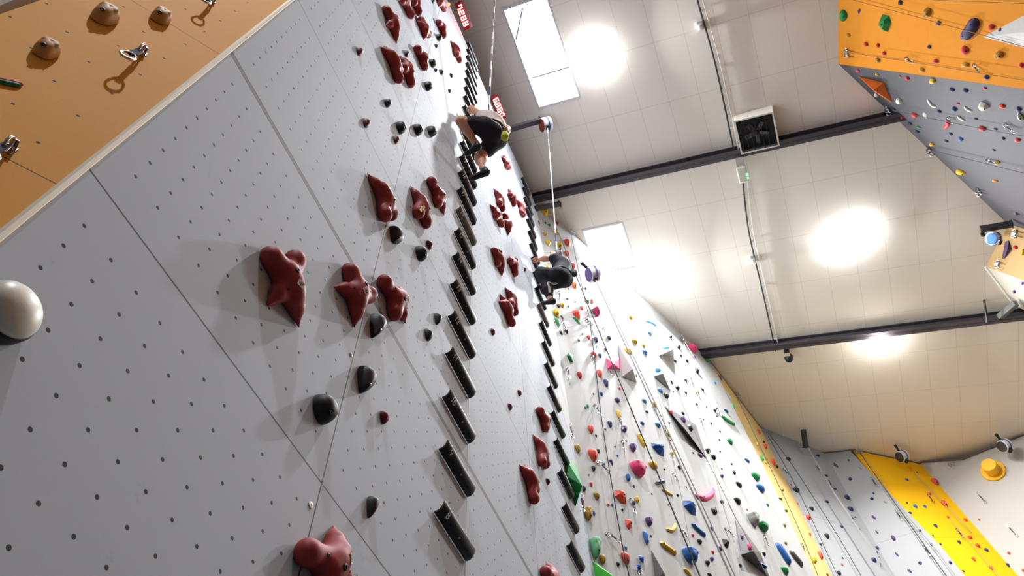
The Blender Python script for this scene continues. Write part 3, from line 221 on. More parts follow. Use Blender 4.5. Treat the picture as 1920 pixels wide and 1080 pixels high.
CAPS = [('B', [[2.172, -1.619], [2.425, -1.443], [2.624, -1.397]], 0.042, 'skyblue', 'sky blue arched hold high on the white wall near its top edge'), ('B', [[0.513, -6.561], [0.56, -6.683], [0.61, -6.812]], 0.038, 'yellow', 'yellow sausage hold on the white wall above the pink disc hold'),
 ('B', [[0.331, -8.824], [0.496, -8.823], [0.669, -8.833]], 0.037, 'yellow', 'long yellow sausage hold low on the white wall'), ('B', [[1.355, -7.927], [1.5, -7.961], [1.67, -7.988]], 0.038, 'blue', 'long blue sausage hold below the pink crescent on the white wall'),
 ('B', [[0.79, -7.588], [0.902, -7.575], [1.051, -7.554]], 0.023, 'yellow', 'thin slanting yellow hold behind the hanging ropes on the white wall'), ('B', [[0.753, -9.026], [0.823, -9.035], [0.896, -9.076]], 0.026, 'yellow', 'slanting yellow hold under the big round blue hold'),
 ('B', [[1.772, -7.104], [2.029, -7.023], [2.358, -6.734], [2.495, -6.509]], 0.051, 'pink', 'large pink crescent hold low on the white wall'), ('B', [[0.588, -8.449], [0.728, -8.397], [0.837, -8.283], [0.88, -8.196]], 0.026, 'yellow', 'yellow crescent hold above the long yellow sausage hold'),
 ('B', [[4.165, -3.39], [4.433, -3.358], [4.737, -3.26]], 0.048, 'green', 'long green leaf hold on the white wall near the beige corner'), ('B', [[4.237, -6.745], [4.324, -6.943], [4.42, -7.12]], 0.08, 'blue', 'long blue leaf hold at the foot of the white wall'), ('B', [[4.691, -6.671], [4.823, -6.78], [4.985, -6.861]], 0.062, 'slate', 'grey leaf hold close behind the long blue leaf hold'),
 ('O', [[-2.698, -2.474], [-2.794, -2.457], [-2.904, -2.387], [-3.018, -2.284]], 0.088, 'plum', 'very large dark purple bean hold on the overhanging orange wall'), ('G', [[-1.23, -1.751], [-1.361, -1.723], [-1.539, -1.566]], 0.034, 'red', 'red hooked hold on the overhanging grey wall'),
 ('G', [[-0.693, -1.622], [-0.835, -1.627], [-0.878, -1.703]], 0.023, 'white', 'white crescent hold nearest the orange pyramid'), ('G', [[-0.715, -2.311], [-0.789, -2.344], [-0.822, -2.405]], 0.022, 'white', 'white crescent hold between the two navy knobs on the grey overhang'),
 ('G', [[-1.026, -2.052], [-1.103, -2.086], [-1.148, -2.157]], 0.021, 'white', 'lowest white crescent hold on the grey overhang'), ('L', [[-0.388, 0.201], [-0.358, 0.226], [-0.331, 0.252]], 0.007, 'melon', 'slim red and green hold low on the orange wall')]
VOLS = [('B', [[0.681, -3.918], [1.181, -3.588], [0.967, -4.87], [0.508, -5.084]], [0.572, -5.009], 0.22, 'volgrey', 'tall pale grey volume with a yellow hold on it'), ('B', [[2.931, -1.659], [3.085, -1.884], [2.927, -2.302], [2.209, -2.933]], [2.556, -2.589], 0.2, 'volgrey', 'grey triangular volume with a blue hold near the top of the white wall'),
 ('B', [[2.018, -3.358], [2.11, -3.591], [2.216, -4.112], [1.692, -4.07]], [1.809, -4.029], 0.16, 'volgrey', 'grey kite volume with a blue hold on its upper face'), ('B', [[1.743, -4.912], [2.789, -4.687], [2.712, -5.676], [2.199, -5.346]], [2.036, -5.535], 0.13, 'voldark', 'long dark grey spear volume in the middle of the white wall'),
 ('B', [[2.942, -6.885], [3.416, -7.394], [3.39, -7.9], [2.654, -7.817]], [2.692, -7.849], 0.2, 'voldark', 'dark grey spear volume at the bottom edge of the picture'), ('B', [[0.074, -9.056], [0.267, -9.434], [-0.004, -9.565]], [0.01, -9.54], 0.15, 'voldark', 'slim grey spike volume low on the white wall'),
 ('B', [[0.619, -7.549], [0.944, -7.256], [0.96, -7.339]], [0.719, -7.527], 0.1, 'navy', 'small navy spike volume behind the hanging ropes'), ('B', [[0.133, -4.834], [0.614, -4.402], [0.518, -4.861], [0.072, -5.234]], [0.104, -5.186], 0.14, 'pink', 'square pink pyramid volume near the fold of the white wall'),
 ('S', [[4.451, 4.399], [5.081, 4.77], [5.17, 4.786], [5.114, 4.432], [4.735, 3.775], [4.466, 4.029]], [4.487, 3.826], 0.17, 'green', 'tall green faceted volume beside the far lane rungs'), ('A', [[0.03, -9.959], [0.091, -9.95], [0.035, -10.254], [0.03, -10.384]], [0.033, -10.362], 0.3, 'brightgreen', 'bright green volume at the bottom corner of the off-white wall'),
 ('A', [[0.197, -5.81], [0.248, -5.682], [0.362, -5.683], [0.323, -5.918], [0.268, -5.916]], [0.205, -5.906], 0.08, 'green', 'small green faceted gem hold on the off-white wall'), ('O', [[-2.972, -2.599], [-2.519, -3.392], [-3.134, -3.439], [-3.081, -3.242]], [-2.814, -3.313], 0.12, 'volgrey', 'large pale grey triangular volume on the orange overhang'),
 ('G', [[-0.287, -0.312], [-0.378, -0.851], [-0.984, -0.723], [-0.74, -0.462]], [-0.322, -0.824], 0.22, 'orange', 'orange two-sided pyramid volume at the top of the grey overhang'), ('K', [[-0.314, -0.092], [-0.492, -0.187], [-0.738, -0.093], [-0.746, -0.04], [-0.379, -0.023]], [-0.493, -0.159], 0.08, 'plum', 'dark purple kite volume on the plywood box')]
DRAWS = [('A', [5.699, -0.049, 15.104], [5.591, -0.024, 14.826], 'quickdraw bolted to the off-white wall, highest one there'), ('A', [5.421, 0.304, 12.962], [5.36, 0.315, 12.668], 'quickdraw bolted to the off-white wall, second highest one there'), ('A', [5.994, -0.009, 12.648], [5.941, -0.004, 12.352], 'quickdraw bolted to the off-white wall, third highest one there'),
 ('A', [5.378, 0.422, 11.906], [5.345, 0.397, 11.617], 'quickdraw bolted to the off-white wall, fourth highest one there'), ('A', [5.893, 0.166, 11.328], [5.864, 0.137, 11.054], 'quickdraw bolted to the off-white wall, fifth highest one there'), ('A', [5.313, 0.584, 10.496], [5.265, 0.581, 10.199], 'quickdraw bolted to the off-white wall, sixth highest one there'),
 ('A', [5.734, 0.385, 9.909], [5.75, 0.326, 9.675], 'quickdraw bolted to the off-white wall, sixth lowest one there'), ('A', [5.176, 0.79, 9.071], [5.144, 0.772, 8.774], 'quickdraw bolted to the off-white wall, fifth lowest one there'), ('A', [5.593, 0.584, 8.593], [5.683, 0.475, 8.427], 'quickdraw bolted to the off-white wall, fourth lowest one there'),
 ('A', [5.183, 0.901, 7.751], [5.13, 0.902, 7.456], 'quickdraw bolted to the off-white wall, third lowest one there'), ('A', [5.506, 0.747, 7.322], [5.621, 0.616, 7.238], 'quickdraw bolted to the off-white wall, second lowest one there'), ('A', [5.893, 0.548, 6.958], [5.836, 0.524, 6.832], 'quickdraw bolted to the off-white wall, lowest one there'),
 ('B', [9.197, -1.679, 13.699], [9.107, -1.655, 13.414], 'quickdraw bolted to the white wall, highest one there'), ('B', [9.919, -1.99, 13.235], [9.734, -1.91, 13.012], 'quickdraw bolted to the white wall, second highest one there'), ('B', [6.428, -0.246, 12.741], [6.347, -0.228, 12.452], 'quickdraw bolted to the white wall, third highest one there'),
 ('B', [8.897, -1.389, 12.055], [8.824, -1.381, 11.764], 'quickdraw bolted to the white wall, fourth highest one there'), ('B', [6.244, -0.025, 11.231], [6.24, -0.073, 11.038], 'quickdraw bolted to the white wall, fifth highest one there'), ('B', [7.457, -0.572, 10.728], [7.363, -0.572, 10.485], 'quickdraw bolted to the white wall, sixth highest one there'),
 ('B', [6.229, 0.096, 9.939], [6.131, 0.105, 9.656], 'quickdraw bolted to the white wall, seventh highest one there'), ('B', [9.602, -1.513, 9.548], [9.492, -1.496, 9.269], 'quickdraw bolted to the white wall, sixth lowest one there'), ('B', [7.293, -0.383, 9.488], [7.241, -0.408, 9.294], 'quickdraw bolted to the white wall, fifth lowest one there'),
 ('B', [6.15, 0.181, 9.404], [6.063, 0.188, 9.117], 'quickdraw bolted to the white wall, fourth lowest one there'), ('B', [8.338, -0.849, 8.988], [8.387, -0.927, 8.844], 'quickdraw bolted to the white wall, third lowest one there'), ('B', [7.075, -0.166, 8.219], [7.042, -0.202, 8.055], 'quickdraw bolted to the white wall, second lowest one there'),
 ('B', [6.017, 0.355, 8.162], [5.965, 0.34, 7.867], 'quickdraw bolted to the white wall, lowest one there'), ('D', [13.975, -4.137, 14.151], [13.938, -4.167, 13.923], 'quickdraw bolted to the first grey wall, highest one there'), ('D', [13.223, -3.209, 13.814], [13.207, -3.264, 13.585], 'quickdraw bolted to the first grey wall, second highest one there'),
 ('D', [14.084, -4.228, 13.701], [13.991, -4.173, 13.421], 'quickdraw bolted to the first grey wall, third highest one there'), ('D', [14.139, -4.196, 12.574], [14.055, -4.168, 12.349], 'quickdraw bolted to the first grey wall, second lowest one there'), ('D', [14.233, -4.205, 11.406], [14.117, -4.122, 11.141], 'quickdraw bolted to the first grey wall, lowest one there'),
 ('E', [14.295, -5.218, 13.524], [14.245, -5.198, 13.229], 'quickdraw bolted to the second grey wall, highest one there'), ('E', [14.289, -5.206, 12.434], [14.238, -5.188, 12.138], 'quickdraw bolted to the second grey wall, second highest one there'), ('E', [14.282, -5.218, 11.346], [14.22, -5.212, 11.053], 'quickdraw bolted to the second grey wall, lowest one there'),
 ('C', [11.473, -2.345, 10.447], [11.323, -2.311, 10.19], 'quickdraw bolted to the narrow beige wall, the only one there'), ('Y', [14.749, -6.24, 12.864], [14.68, -6.21, 12.574], 'quickdraw bolted to the yellow wall, highest one there'), ('Y', [14.747, -6.234, 11.769], [14.673, -6.213, 11.479], 'quickdraw bolted to the yellow wall, lowest one there'),
 ('F', [14.791, -7.241, 12.484], [14.742, -7.219, 12.189], 'quickdraw bolted to the far white wall, highest one there'), ('F', [14.789, -7.247, 11.475], [14.741, -7.225, 11.18], 'quickdraw bolted to the far white wall, lowest one there'), ('O', [3.497, -6.607, 12.768], [3.533, -6.596, 12.584], 'quickdraw bolted to the orange overhang, highest one there'),
 ('O', [3.489, -6.958, 11.591], [3.55, -6.93, 11.454], 'quickdraw bolted to the orange overhang, lowest one there'), ('G', [4.808, -7.163, 12.64], [4.857, -7.155, 12.516], 'quickdraw bolted to the grey overhang, highest one there'), ('G', [5.805, -7.729, 12.474], [5.821, -7.73, 12.264], 'quickdraw bolted to the grey overhang, second highest one there'),
 ('G', [4.664, -7.407, 11.569], [4.808, -7.454, 11.428], 'quickdraw bolted to the grey overhang, lowest one there'), ('L', [-1.7, 1.232, 5.429], [-1.728, 1.19, 5.185], 'quickdraw bolted to the near orange wall, highest one there'), ('L', [-1.667, 1.3, 4.395], [-1.695, 1.259, 4.151], 'quickdraw bolted to the near orange wall, second highest one there'),
 ('L', [-1.636, 1.371, 3.349], [-1.664, 1.33, 3.174], 'quickdraw bolted to the near orange wall, lowest one there')]
ROPES = [([[5.934, -0.068, 12.53], [5.817, 0.135, 11.0], [5.701, 0.324, 9.63], [5.635, 0.472, 8.386], [5.593, 0.599, 7.214], [5.601, 0.646, 6.627], [5.686, 1.145, 0.4]], 0.007699999999999999, 'dark rope threaded through the draws on the off-white wall'),
 ([[5.97, -0.394, 16.012], [5.941, -0.265, 14.723], [5.929, -0.151, 13.507], [5.931, -0.06, 12.457], [5.943, 0.009, 11.586]], 0.0056, 'dark double rope from the corner anchor of the off-white wall'),
 ([[7.798, -1.178, 14.609], [7.621, -0.954, 13.035], [7.45, -0.744, 11.584], [7.307, -0.568, 10.369], [7.193, -0.411, 9.213], [7.046, -0.256, 8.259], [6.864, -0.077, 7.223], [5.665, 1.102, 0.4]], 0.0044, 'thin grey rope down the white wall past the blue arched hold'),
 ([[7.333, -1.128, 13.956], [7.58, -1.16, 12.943], [7.677, -1.114, 11.875], [7.763, -1.073, 10.926], [7.857, -1.043, 10.06], [7.991, -1.059, 9.503], [8.1, -1.062, 8.931], [8.234, -1.09, 8.495], [10.722, -1.61, 0.4]], 0.0055000000000000005, 'grey rope crossing the dark spear volume'),
 ([[9.369, -1.988, 15.121], [9.175, -1.781, 13.844], [9.005, -1.601, 12.728], [8.803, -1.413, 11.705], [8.59, -1.244, 10.951], [8.34, -0.992, 9.466], [8.269, -0.889, 8.689], [8.051, -0.706, 7.803], [6.229, 0.823, 0.4]], 0.0044, 'thin rope from the topmost white wall anchor'),
 ([[9.33, -2.007, 15.055], [9.592, -2.052, 14.1], [9.616, -1.967, 12.997], [9.578, -1.858, 11.967], [9.781, -1.87, 10.971], [9.559, -1.633, 9.498], [9.261, -1.386, 8.332], [7.234, 0.294, 0.4]], 0.0038500000000000006, 'pale thin rope near the beige corner of the white wall'),
 ([[11.411, -2.818, 14.984], [11.419, -2.702, 13.631], [11.448, -2.606, 12.444], [11.479, -2.519, 11.341], [11.334, -2.373, 10.164], [11.094, -2.223, 9.274]], 0.007699999999999999, 'dark rope hanging along the narrow beige wall'),
 ([[13.12, -3.321, 14.897], [13.177, -3.272, 13.553], [13.181, -3.174, 12.373], [13.15, -3.035, 11.211], [13.138, -2.95, 10.406], [12.989, -1.893, 0.4]], 0.007699999999999999, 'dark rope down the grey wall through its draws'),
 ([[13.172, -3.388, 14.953], [13.307, -3.478, 14.145], [13.393, -3.509, 13.315], [13.512, -3.529, 11.921], [13.565, -3.489, 10.731], [13.577, -3.479, 10.455], [14.014, -3.115, 0.4]], 0.007699999999999999, 'slack dark rope on the grey wall past the purple ledges'),
 ([[13.485, -4.118, 14.384], [13.505, -4.025, 13.045], [13.585, -4.033, 12.039], [13.653, -4.038, 11.172], [13.745, -4.074, 10.337]], 0.020999999999999998, 'broad grey webbing strap hanging on the grey wall'),
 ([[14.199, -5.36, 14.286], [14.197, -5.323, 13.487], [14.195, -5.291, 12.843], [14.193, -5.249, 11.922], [14.19, -5.211, 11.08], [14.188, -5.189, 10.378], [14.16, -4.876, 0.4]], 0.0098, 'dark rope along the edge between the grey and yellow walls'),
 ([[14.198, -5.375, 14.277], [14.193, -5.366, 13.36], [14.192, -5.316, 12.634], [14.185, -5.34, 11.611], [14.18, -5.362, 11.05], [14.177, -5.34, 10.31], [14.137, -5.045, 0.4]], 0.006299999999999999, 'thin rope close to the yellow wall edge'),
 ([[14.679, -6.3, 13.515], [14.704, -6.351, 13.047], [14.728, -6.4, 12.599], [14.766, -6.478, 11.581]], 0.0084, 'tan rope down the yellow wall from the drum'), ([[14.657, -6.257, 12.038], [14.664, -6.27, 11.373], [14.662, -6.266, 10.633], [14.66, -6.262, 10.303]], 0.0056, 'thin rope low on the yellow wall'),
 ([[3.471, -6.178, 13.904], [3.509, -6.542, 12.668], [3.545, -6.819, 11.723], [3.597, -7.192, 10.451]], 0.0055000000000000005, 'dark rope threaded along the orange overhang'), ([[2.444, -6.191, 14.198], [2.542, -6.32, 13.733], [2.845, -6.772, 12.111], [3.163, -7.221, 10.497]], 0.0055000000000000005, 'rope crossing the purple bean hold on the orange overhang'),
 ([[2.466, -6.611, 12.78], [2.501, -6.776, 12.214], [2.508, -7.026, 11.371], [2.519, -7.264, 10.564]], 0.00495, 'rope along the upper edge of the orange overhang'), ([[4.789, -6.753, 13.633], [4.816, -7.04, 12.715], [4.829, -7.328, 11.768], [4.8, -7.566, 10.918]], 0.0055000000000000005, 'dark rope threaded through the draws on the grey overhang'),
 ([[5.843, -7.331, 13.527], [5.841, -7.512, 12.917], [5.863, -7.755, 12.137], [5.883, -7.975, 11.433]], 0.006600000000000001, 'dark rope running down the grey overhang below the yellow jug')]
ANCHORS = [('A', [6.095, -0.393, 16.345], 'metal rope anchor at the top edge of the off-white wall, the farther of them'), ('A', [5.609, -0.168, 17.077], 'metal rope anchor at the top edge of the off-white wall, the nearer of them'), ('B', [9.504, -1.978, 15.402], 'metal rope anchor at the top edge of the white wall, the farthest of them'),
 ('B', [5.948, 0.014, 12.438], 'metal rope anchor at the top edge of the white wall, the middle of them'), ('B', [7.891, -1.136, 14.759], 'metal rope anchor at the top edge of the white wall, the nearest of them'), ('C', [11.857, -2.896, 15.423], 'metal rope anchor at the top edge of the narrow beige wall, the only one there'),
 ('D', [13.291, -3.405, 15.134], 'metal rope anchor at the top edge of the first grey wall, the only one there'), ('Y', [14.31, -5.347, 14.431], 'metal rope anchor at the top edge of the yellow wall, the only one there'), ('F', [14.788, -7.249, 13.505], 'metal rope anchor at the top edge of the far white wall, the only one there'),
 ('O', [3.519, -6.233, 14.019], 'metal rope anchor at the top edge of the orange overhang, the only one there'), ('G', [6.959, -8.082, 13.302], 'metal rope anchor at the top edge of the grey overhang, the farthest of them'), ('G', [5.921, -7.428, 13.688], 'metal rope anchor at the top edge of the grey overhang, the middle of them'),
 ('G', [4.866, -6.815, 13.91], 'metal rope anchor at the top edge of the grey overhang, the nearest of them'), ('K', [8.814, -8.354, 13.196], 'metal rope anchor at the top edge of the plywood box, the farther of them'), ('K', [8.114, -8.632, 13.074], 'metal rope anchor at the top edge of the plywood box, the nearer of them')]
LAMPS = [[2.295, -2.097, 15.827], [7.785, -2.06, 15.841], [7.777, -5.71, 14.399], [7.515, -6.121, 14.237], [10.542, -6.208, 14.203]]
CONDUIT = [[[1.453, -4.115, 15.029], [1.851, -4.123, 15.026], [3.12, -4.146, 15.017], [4.75, -4.148, 15.016], [5.127, -4.159, 15.012]], [[5.647, -4.188, 15.001], [6.984, -4.091, 15.039], [8.466, -4.059, 15.052], [9.431, -4.071, 15.047], [10.537, -4.071, 15.047]]]
FIX = {'box': [5.45, -4.223, 14.987], 'brack': [9.86, -8.194, 13.418], 'cam': [10.669, -4.319, 14.949], 'fan': [4.621, -4.623, 14.829], 'j1': [2.319, -4.053, 15.054], 'j2': [7.773, -4.032, 15.062]}
FIXK = {'armD0': [13.364, -4.252, 14.913], 'armD1': [13.591, -4.111, 14.549], 'armF0': [14.13, -8.379, 13.348], 'armY0': [14.287, -6.285, 14.175], 'armk0': [7.78, -7.997, 13.156], 'armk1': [7.777, -8.496, 12.958], 'armq0': [10.221, -8.325, 13.142], 'armq1': [9.823, -8.571, 12.972], 'br0': [9.848, -8.196, 13.421], 'br1': [10.192, -8.038, 13.107], 'd5': [7.96, -8.129, 12.963]}
TIMERS = [([0.327, 12.414, 0.06], [0.81, 12.264, 0.06], [0.327, 12.387, 0.176], [0.81, 12.148, 0.194]), ([2.207, 12.22, 0.06], [2.726, 12.253, 0.06], [2.207, 12.252, 0.181], [2.726, 12.358, 0.18])]
DOME = [-1.3629, -0.6516, 0.0789]
PR1 = [4.766, -0.117, 15.165]
PD2 = [5.684, -0.457, 13.556]
PD3 = [14.363, -6.247, 13.887]
PD4 = [13.979, -8.214, 12.894]
FTOP = [[0.039, -0.012], [0.836, -0.563], [1.642, -0.769]]
CYL = [1.176, -1.234, 0.27, 0.3]
VHOLDS = [('B', [6.91, -0.516, 12.393], [0.82906, -0.55703, -0.04873], [0.11687, 0.08739, 0.9893], [-0.54681, -0.82588, 0.13755], 0.169, 0.2, 0.077, 'c', 1, 'yellow', 'yellow flat hold stuck on the tall pale grey volume'),
 ('B', [8.421, -1.405, 13.964], [0.1969, -0.97669, -0.08545], [0.40318, 0.00122, 0.91512], [-0.89369, -0.21463, 0.39403], 0.164, 0.2, 0.076, 'c', 1, 'skyblue', 'azure flat hold on the grey triangular volume'),
 ('B', [7.792, -0.971, 12.609], [0.0986, -0.99134, -0.08673], [0.36174, -0.04549, 0.93117], [-0.92705, -0.12319, 0.35412], 0.118, 0.2, 0.064, 'c', 1, 'skyblue', 'azure flat hold on the upper face of the kite volume'),
 ('B', [8.096, -0.987, 11.369], [0.88112, -0.4711, -0.04122], [0.08797, 0.07766, 0.99309], [-0.46464, -0.87866, 0.10987], 0.107, 0.153, 0.07, 'j', 1, 'purple', 'purple bulging hold on the dark spear volume'),
 ('B', [8.137, -1.045, 11.152], [0.96514, -0.26073, -0.02281], [-0.00379, -0.10106, 0.99487], [-0.2617, -0.96011, -0.09853], 0.12, 0.158, 0.069, 'r', 1, 'black', 'black round hold on the dark spear volume'),
 ('B', [7.799, -0.831, 11.363], [0.88112, -0.4711, -0.04122], [0.08797, 0.07766, 0.99309], [-0.46464, -0.87866, 0.10987], 0.075, 0.133, 0.042, 't', 1, 'red', 'red teardrop hold near the tip of the dark spear volume'),
 ('B', [8.531, -1.097, 8.663], [-0.21512, -0.97287, -0.08512], [0.28106, -0.14515, 0.94865], [-0.93527, 0.18015, 0.30466], 0.066, 0.132, 0.051, 'j', 1, 'pink', 'pink bulging hold on the lower dark spear volume'),
 ('B', [8.634, -1.067, 8.963], [-0.21512, -0.97287, -0.08512], [0.28106, -0.14515, 0.94865], [-0.93527, 0.18015, 0.30466], 0.05, 0.1, 0.035, 'r', 1, 'purple', 'purple round hold on the lower dark spear volume'),
 ('B', [8.889, -1.152, 8.515], [0.97338, 0.22834, 0.01998], [-0.22564, 0.93923, 0.25872], [0.04031, -0.25634, 0.96575], 0.17, 0.178, 0.073, 't', 1, 'blue', 'blue teardrop hold on the dark face of the lower spear volume')]
def unit_shape(kind, seed):
    """Unit hold: base inside a 1 x 1 square on the wall, height 1; returns verts, faces, smooth."""
    rnd = random.Random(kind + str(seed))
    if kind in 'ds':
        n = 6 if kind == 'd' else 5
        base = []
        for k in range(n):
            a = 2 * math.pi * k / n + rnd.uniform(-.18, .18) + .5
            rx = .5 * rnd.uniform(.86, 1.0); ry = .5 * rnd.uniform(.9, 1.0)
            base.append([rx * math.cos(a), ry * math.sin(a)])
        if kind == 's':
            base = [[-.16, .5], [.2, .32], [.5, -.18], [.2, -.5], [-.5, .12]]
        x0 = min(p[0] for p in base); x1 = max(p[0] for p in base); y0 = min(p[1] for p in base); y1 = max(p[1] for p in base)
        base = [((p[0] - x0) / (x1 - x0) - .5, (p[1] - y0) / (y1 - y0) - .5) for p in base]
        ap = (rnd.uniform(-.1, .1), rnd.uniform(.05, .15))
        v = [(x, y, 0) for x, y in base]
        v += [(ap[0] + (x - ap[0]) * .5, ap[1] + (y - ap[1]) * .5, .72 + rnd.uniform(-.1, .1)) for x, y in base]
        v.append((ap[0], ap[1], 1.0))
        m = len(base)
        f = [(k, (k + 1) % m, m + (k + 1) % m, m + k) for k in range(m)] + [(m + k, m + (k + 1) % m, 2 * m) for k in range(m)]
        return v, f, False
    nt, R = 22, (1.0, .97, .9, .8, .66, .48, .28, .12)
    ph = [rnd.uniform(0, 6.28) for _ in range(4)]
    wob = .035
    def outline(a):
        c, s = math.cos(a), math.sin(a)
        w = 1 + wob * math.sin(2 * a + ph[0]) + wob * .8 * math.sin(3 * a + ph[1])
        if kind == 't': x = .5 * c * (.74 + .26 * s) / .78; y = .5 * s
        elif kind == 'b': x = .5 * c * (.60 + .40 * s) / .76 + .1 * (s - 1) * .3; y = .5 * s
        elif kind == 'w':
            x = .5 * c * (.9 + .1 * s); y = .5 * s * (.92 + .08 * math.cos(3 * a + ph[2]))
        elif kind == 'j':
            q = (abs(c) ** 3 + abs(s) ** 3) ** (-1 / 3); x = .5 * c * q * (.86 + .14 * s); y = .5 * s * q
        elif kind == 'c':
            q = (abs(c) ** 2.4 + abs(s) ** 2.4) ** (-1 / 2.4); x = .5 * c * q; y = .5 * s * q * (1 - .16 * math.cos(a + ph[2]))
        else: x = .5 * c; y = .5 * s
        return x * w, y * w
    ring = [outline(2 * math.pi * k / nt) for k in range(nt)]
    x0 = min(p[0] for p in ring); x1 = max(p[0] for p in ring); y0 = min(p[1] for p in ring); y1 = max(p[1] for p in ring)
    ring = [((p[0] - x0) / (x1 - x0) - .5, (p[1] - y0) / (y1 - y0) - .5) for p in ring]
    ax, ay = {'t': (0, .14), 'b': (.05, .24), 'w': (.02, .08), 'j': (0, .2), 'c': (.03, .14), 'r': (.02, .06)}[kind]
    ex = {'t': 2.0, 'b': 2.6, 'w': 3.2, 'j': 3.0, 'c': 2.2, 'r': 2.4}[kind]
    v = []
    for r in R:
        h = max(0.0, 1 - r ** ex) ** (.62 if kind != 'j' else .5)
        for k, (x, y) in enumerate(ring):
            hh = h
            if kind == 'j' and y > .1: hh = min(1.0, h * (1 + .18 * (1 - abs(r - .66) * 2)))
            v.append((ax * (1 - r) + x * r, ay * (1 - r) + y * r, hh))
    v.append((ax, ay, .93 if kind == 'j' else 1.0))
    f = []
    for i in range(len(R) - 1):
        for k in range(nt):
            a, b = i * nt + k, i * nt + (k + 1) % nt
            f.append((a, b, b + nt, a + nt))
    o = (len(R) - 1) * nt
    f += [(o + k, o + (k + 1) % nt, len(v) - 1) for k in range(nt)]
    return v, f, True
HRATIO = {'t': .42, 'r': .5, 'j': .55, 'c': .42, 'd': .42, 's': .22, 'b': .42, 'w': .55}
# ----------------------------------------------------------------- helpers
SC = bpy.context.scene
COL = SC.collection
V3 = Vector

def lin(c):
    c = c / 255.0
    return c / 12.92 if c <= .04045 else ((c + .055) / 1.055) ** 2.4

def rgb(r, g, b):
    return (lin(r), lin(g), lin(b), 1.0)

MATS = {}
def mat(name, color, rough=.6, metal=0.0, noise=0.0, nscale=12.0, spec=.4, emit=None, estr=0.0):
    """Procedural principled material with a gentle noise in its colour."""
    if name in MATS:
        return MATS[name]
    m = bpy.data.materials.new(name); m.use_nodes = True
    nt = m.node_tree; bs = nt.nodes['Principled BSDF']
    bs.inputs['Roughness'].default_value = rough
    bs.inputs['Metallic'].default_value = metal
    bs.inputs['Specular IOR Level'].default_value = spec
    if emit:
        bs.inputs['Emission Color'].default_value = emit
        bs.inputs['Emission Strength'].default_value = estr
    if noise > 0:
        tc = nt.nodes.new('ShaderNodeTexCoord'); nz = nt.nodes.new('ShaderNodeTexNoise')
        nz.inputs['Scale'].default_value = nscale; nz.inputs['Detail'].default_value = 5
        nt.links.new(tc.outputs['Object'], nz.inputs['Vector'])
        mx = nt.nodes.new('ShaderNodeMix'); mx.data_type = 'RGBA'
        k = 1 - noise
        mx.inputs[6].default_value = (color[0] * k, color[1] * k, color[2] * k, 1)
        mx.inputs[7].default_value = tuple(min(1, c * (1 + noise * .6)) for c in color[:3]) + (1,)
        nt.links.new(nz.outputs['Fac'], mx.inputs[0]); nt.links.new(mx.outputs[2], bs.inputs['Base Color'])
    else:
        bs.inputs['Base Color'].default_value = color
    MATS[name] = m
    return m

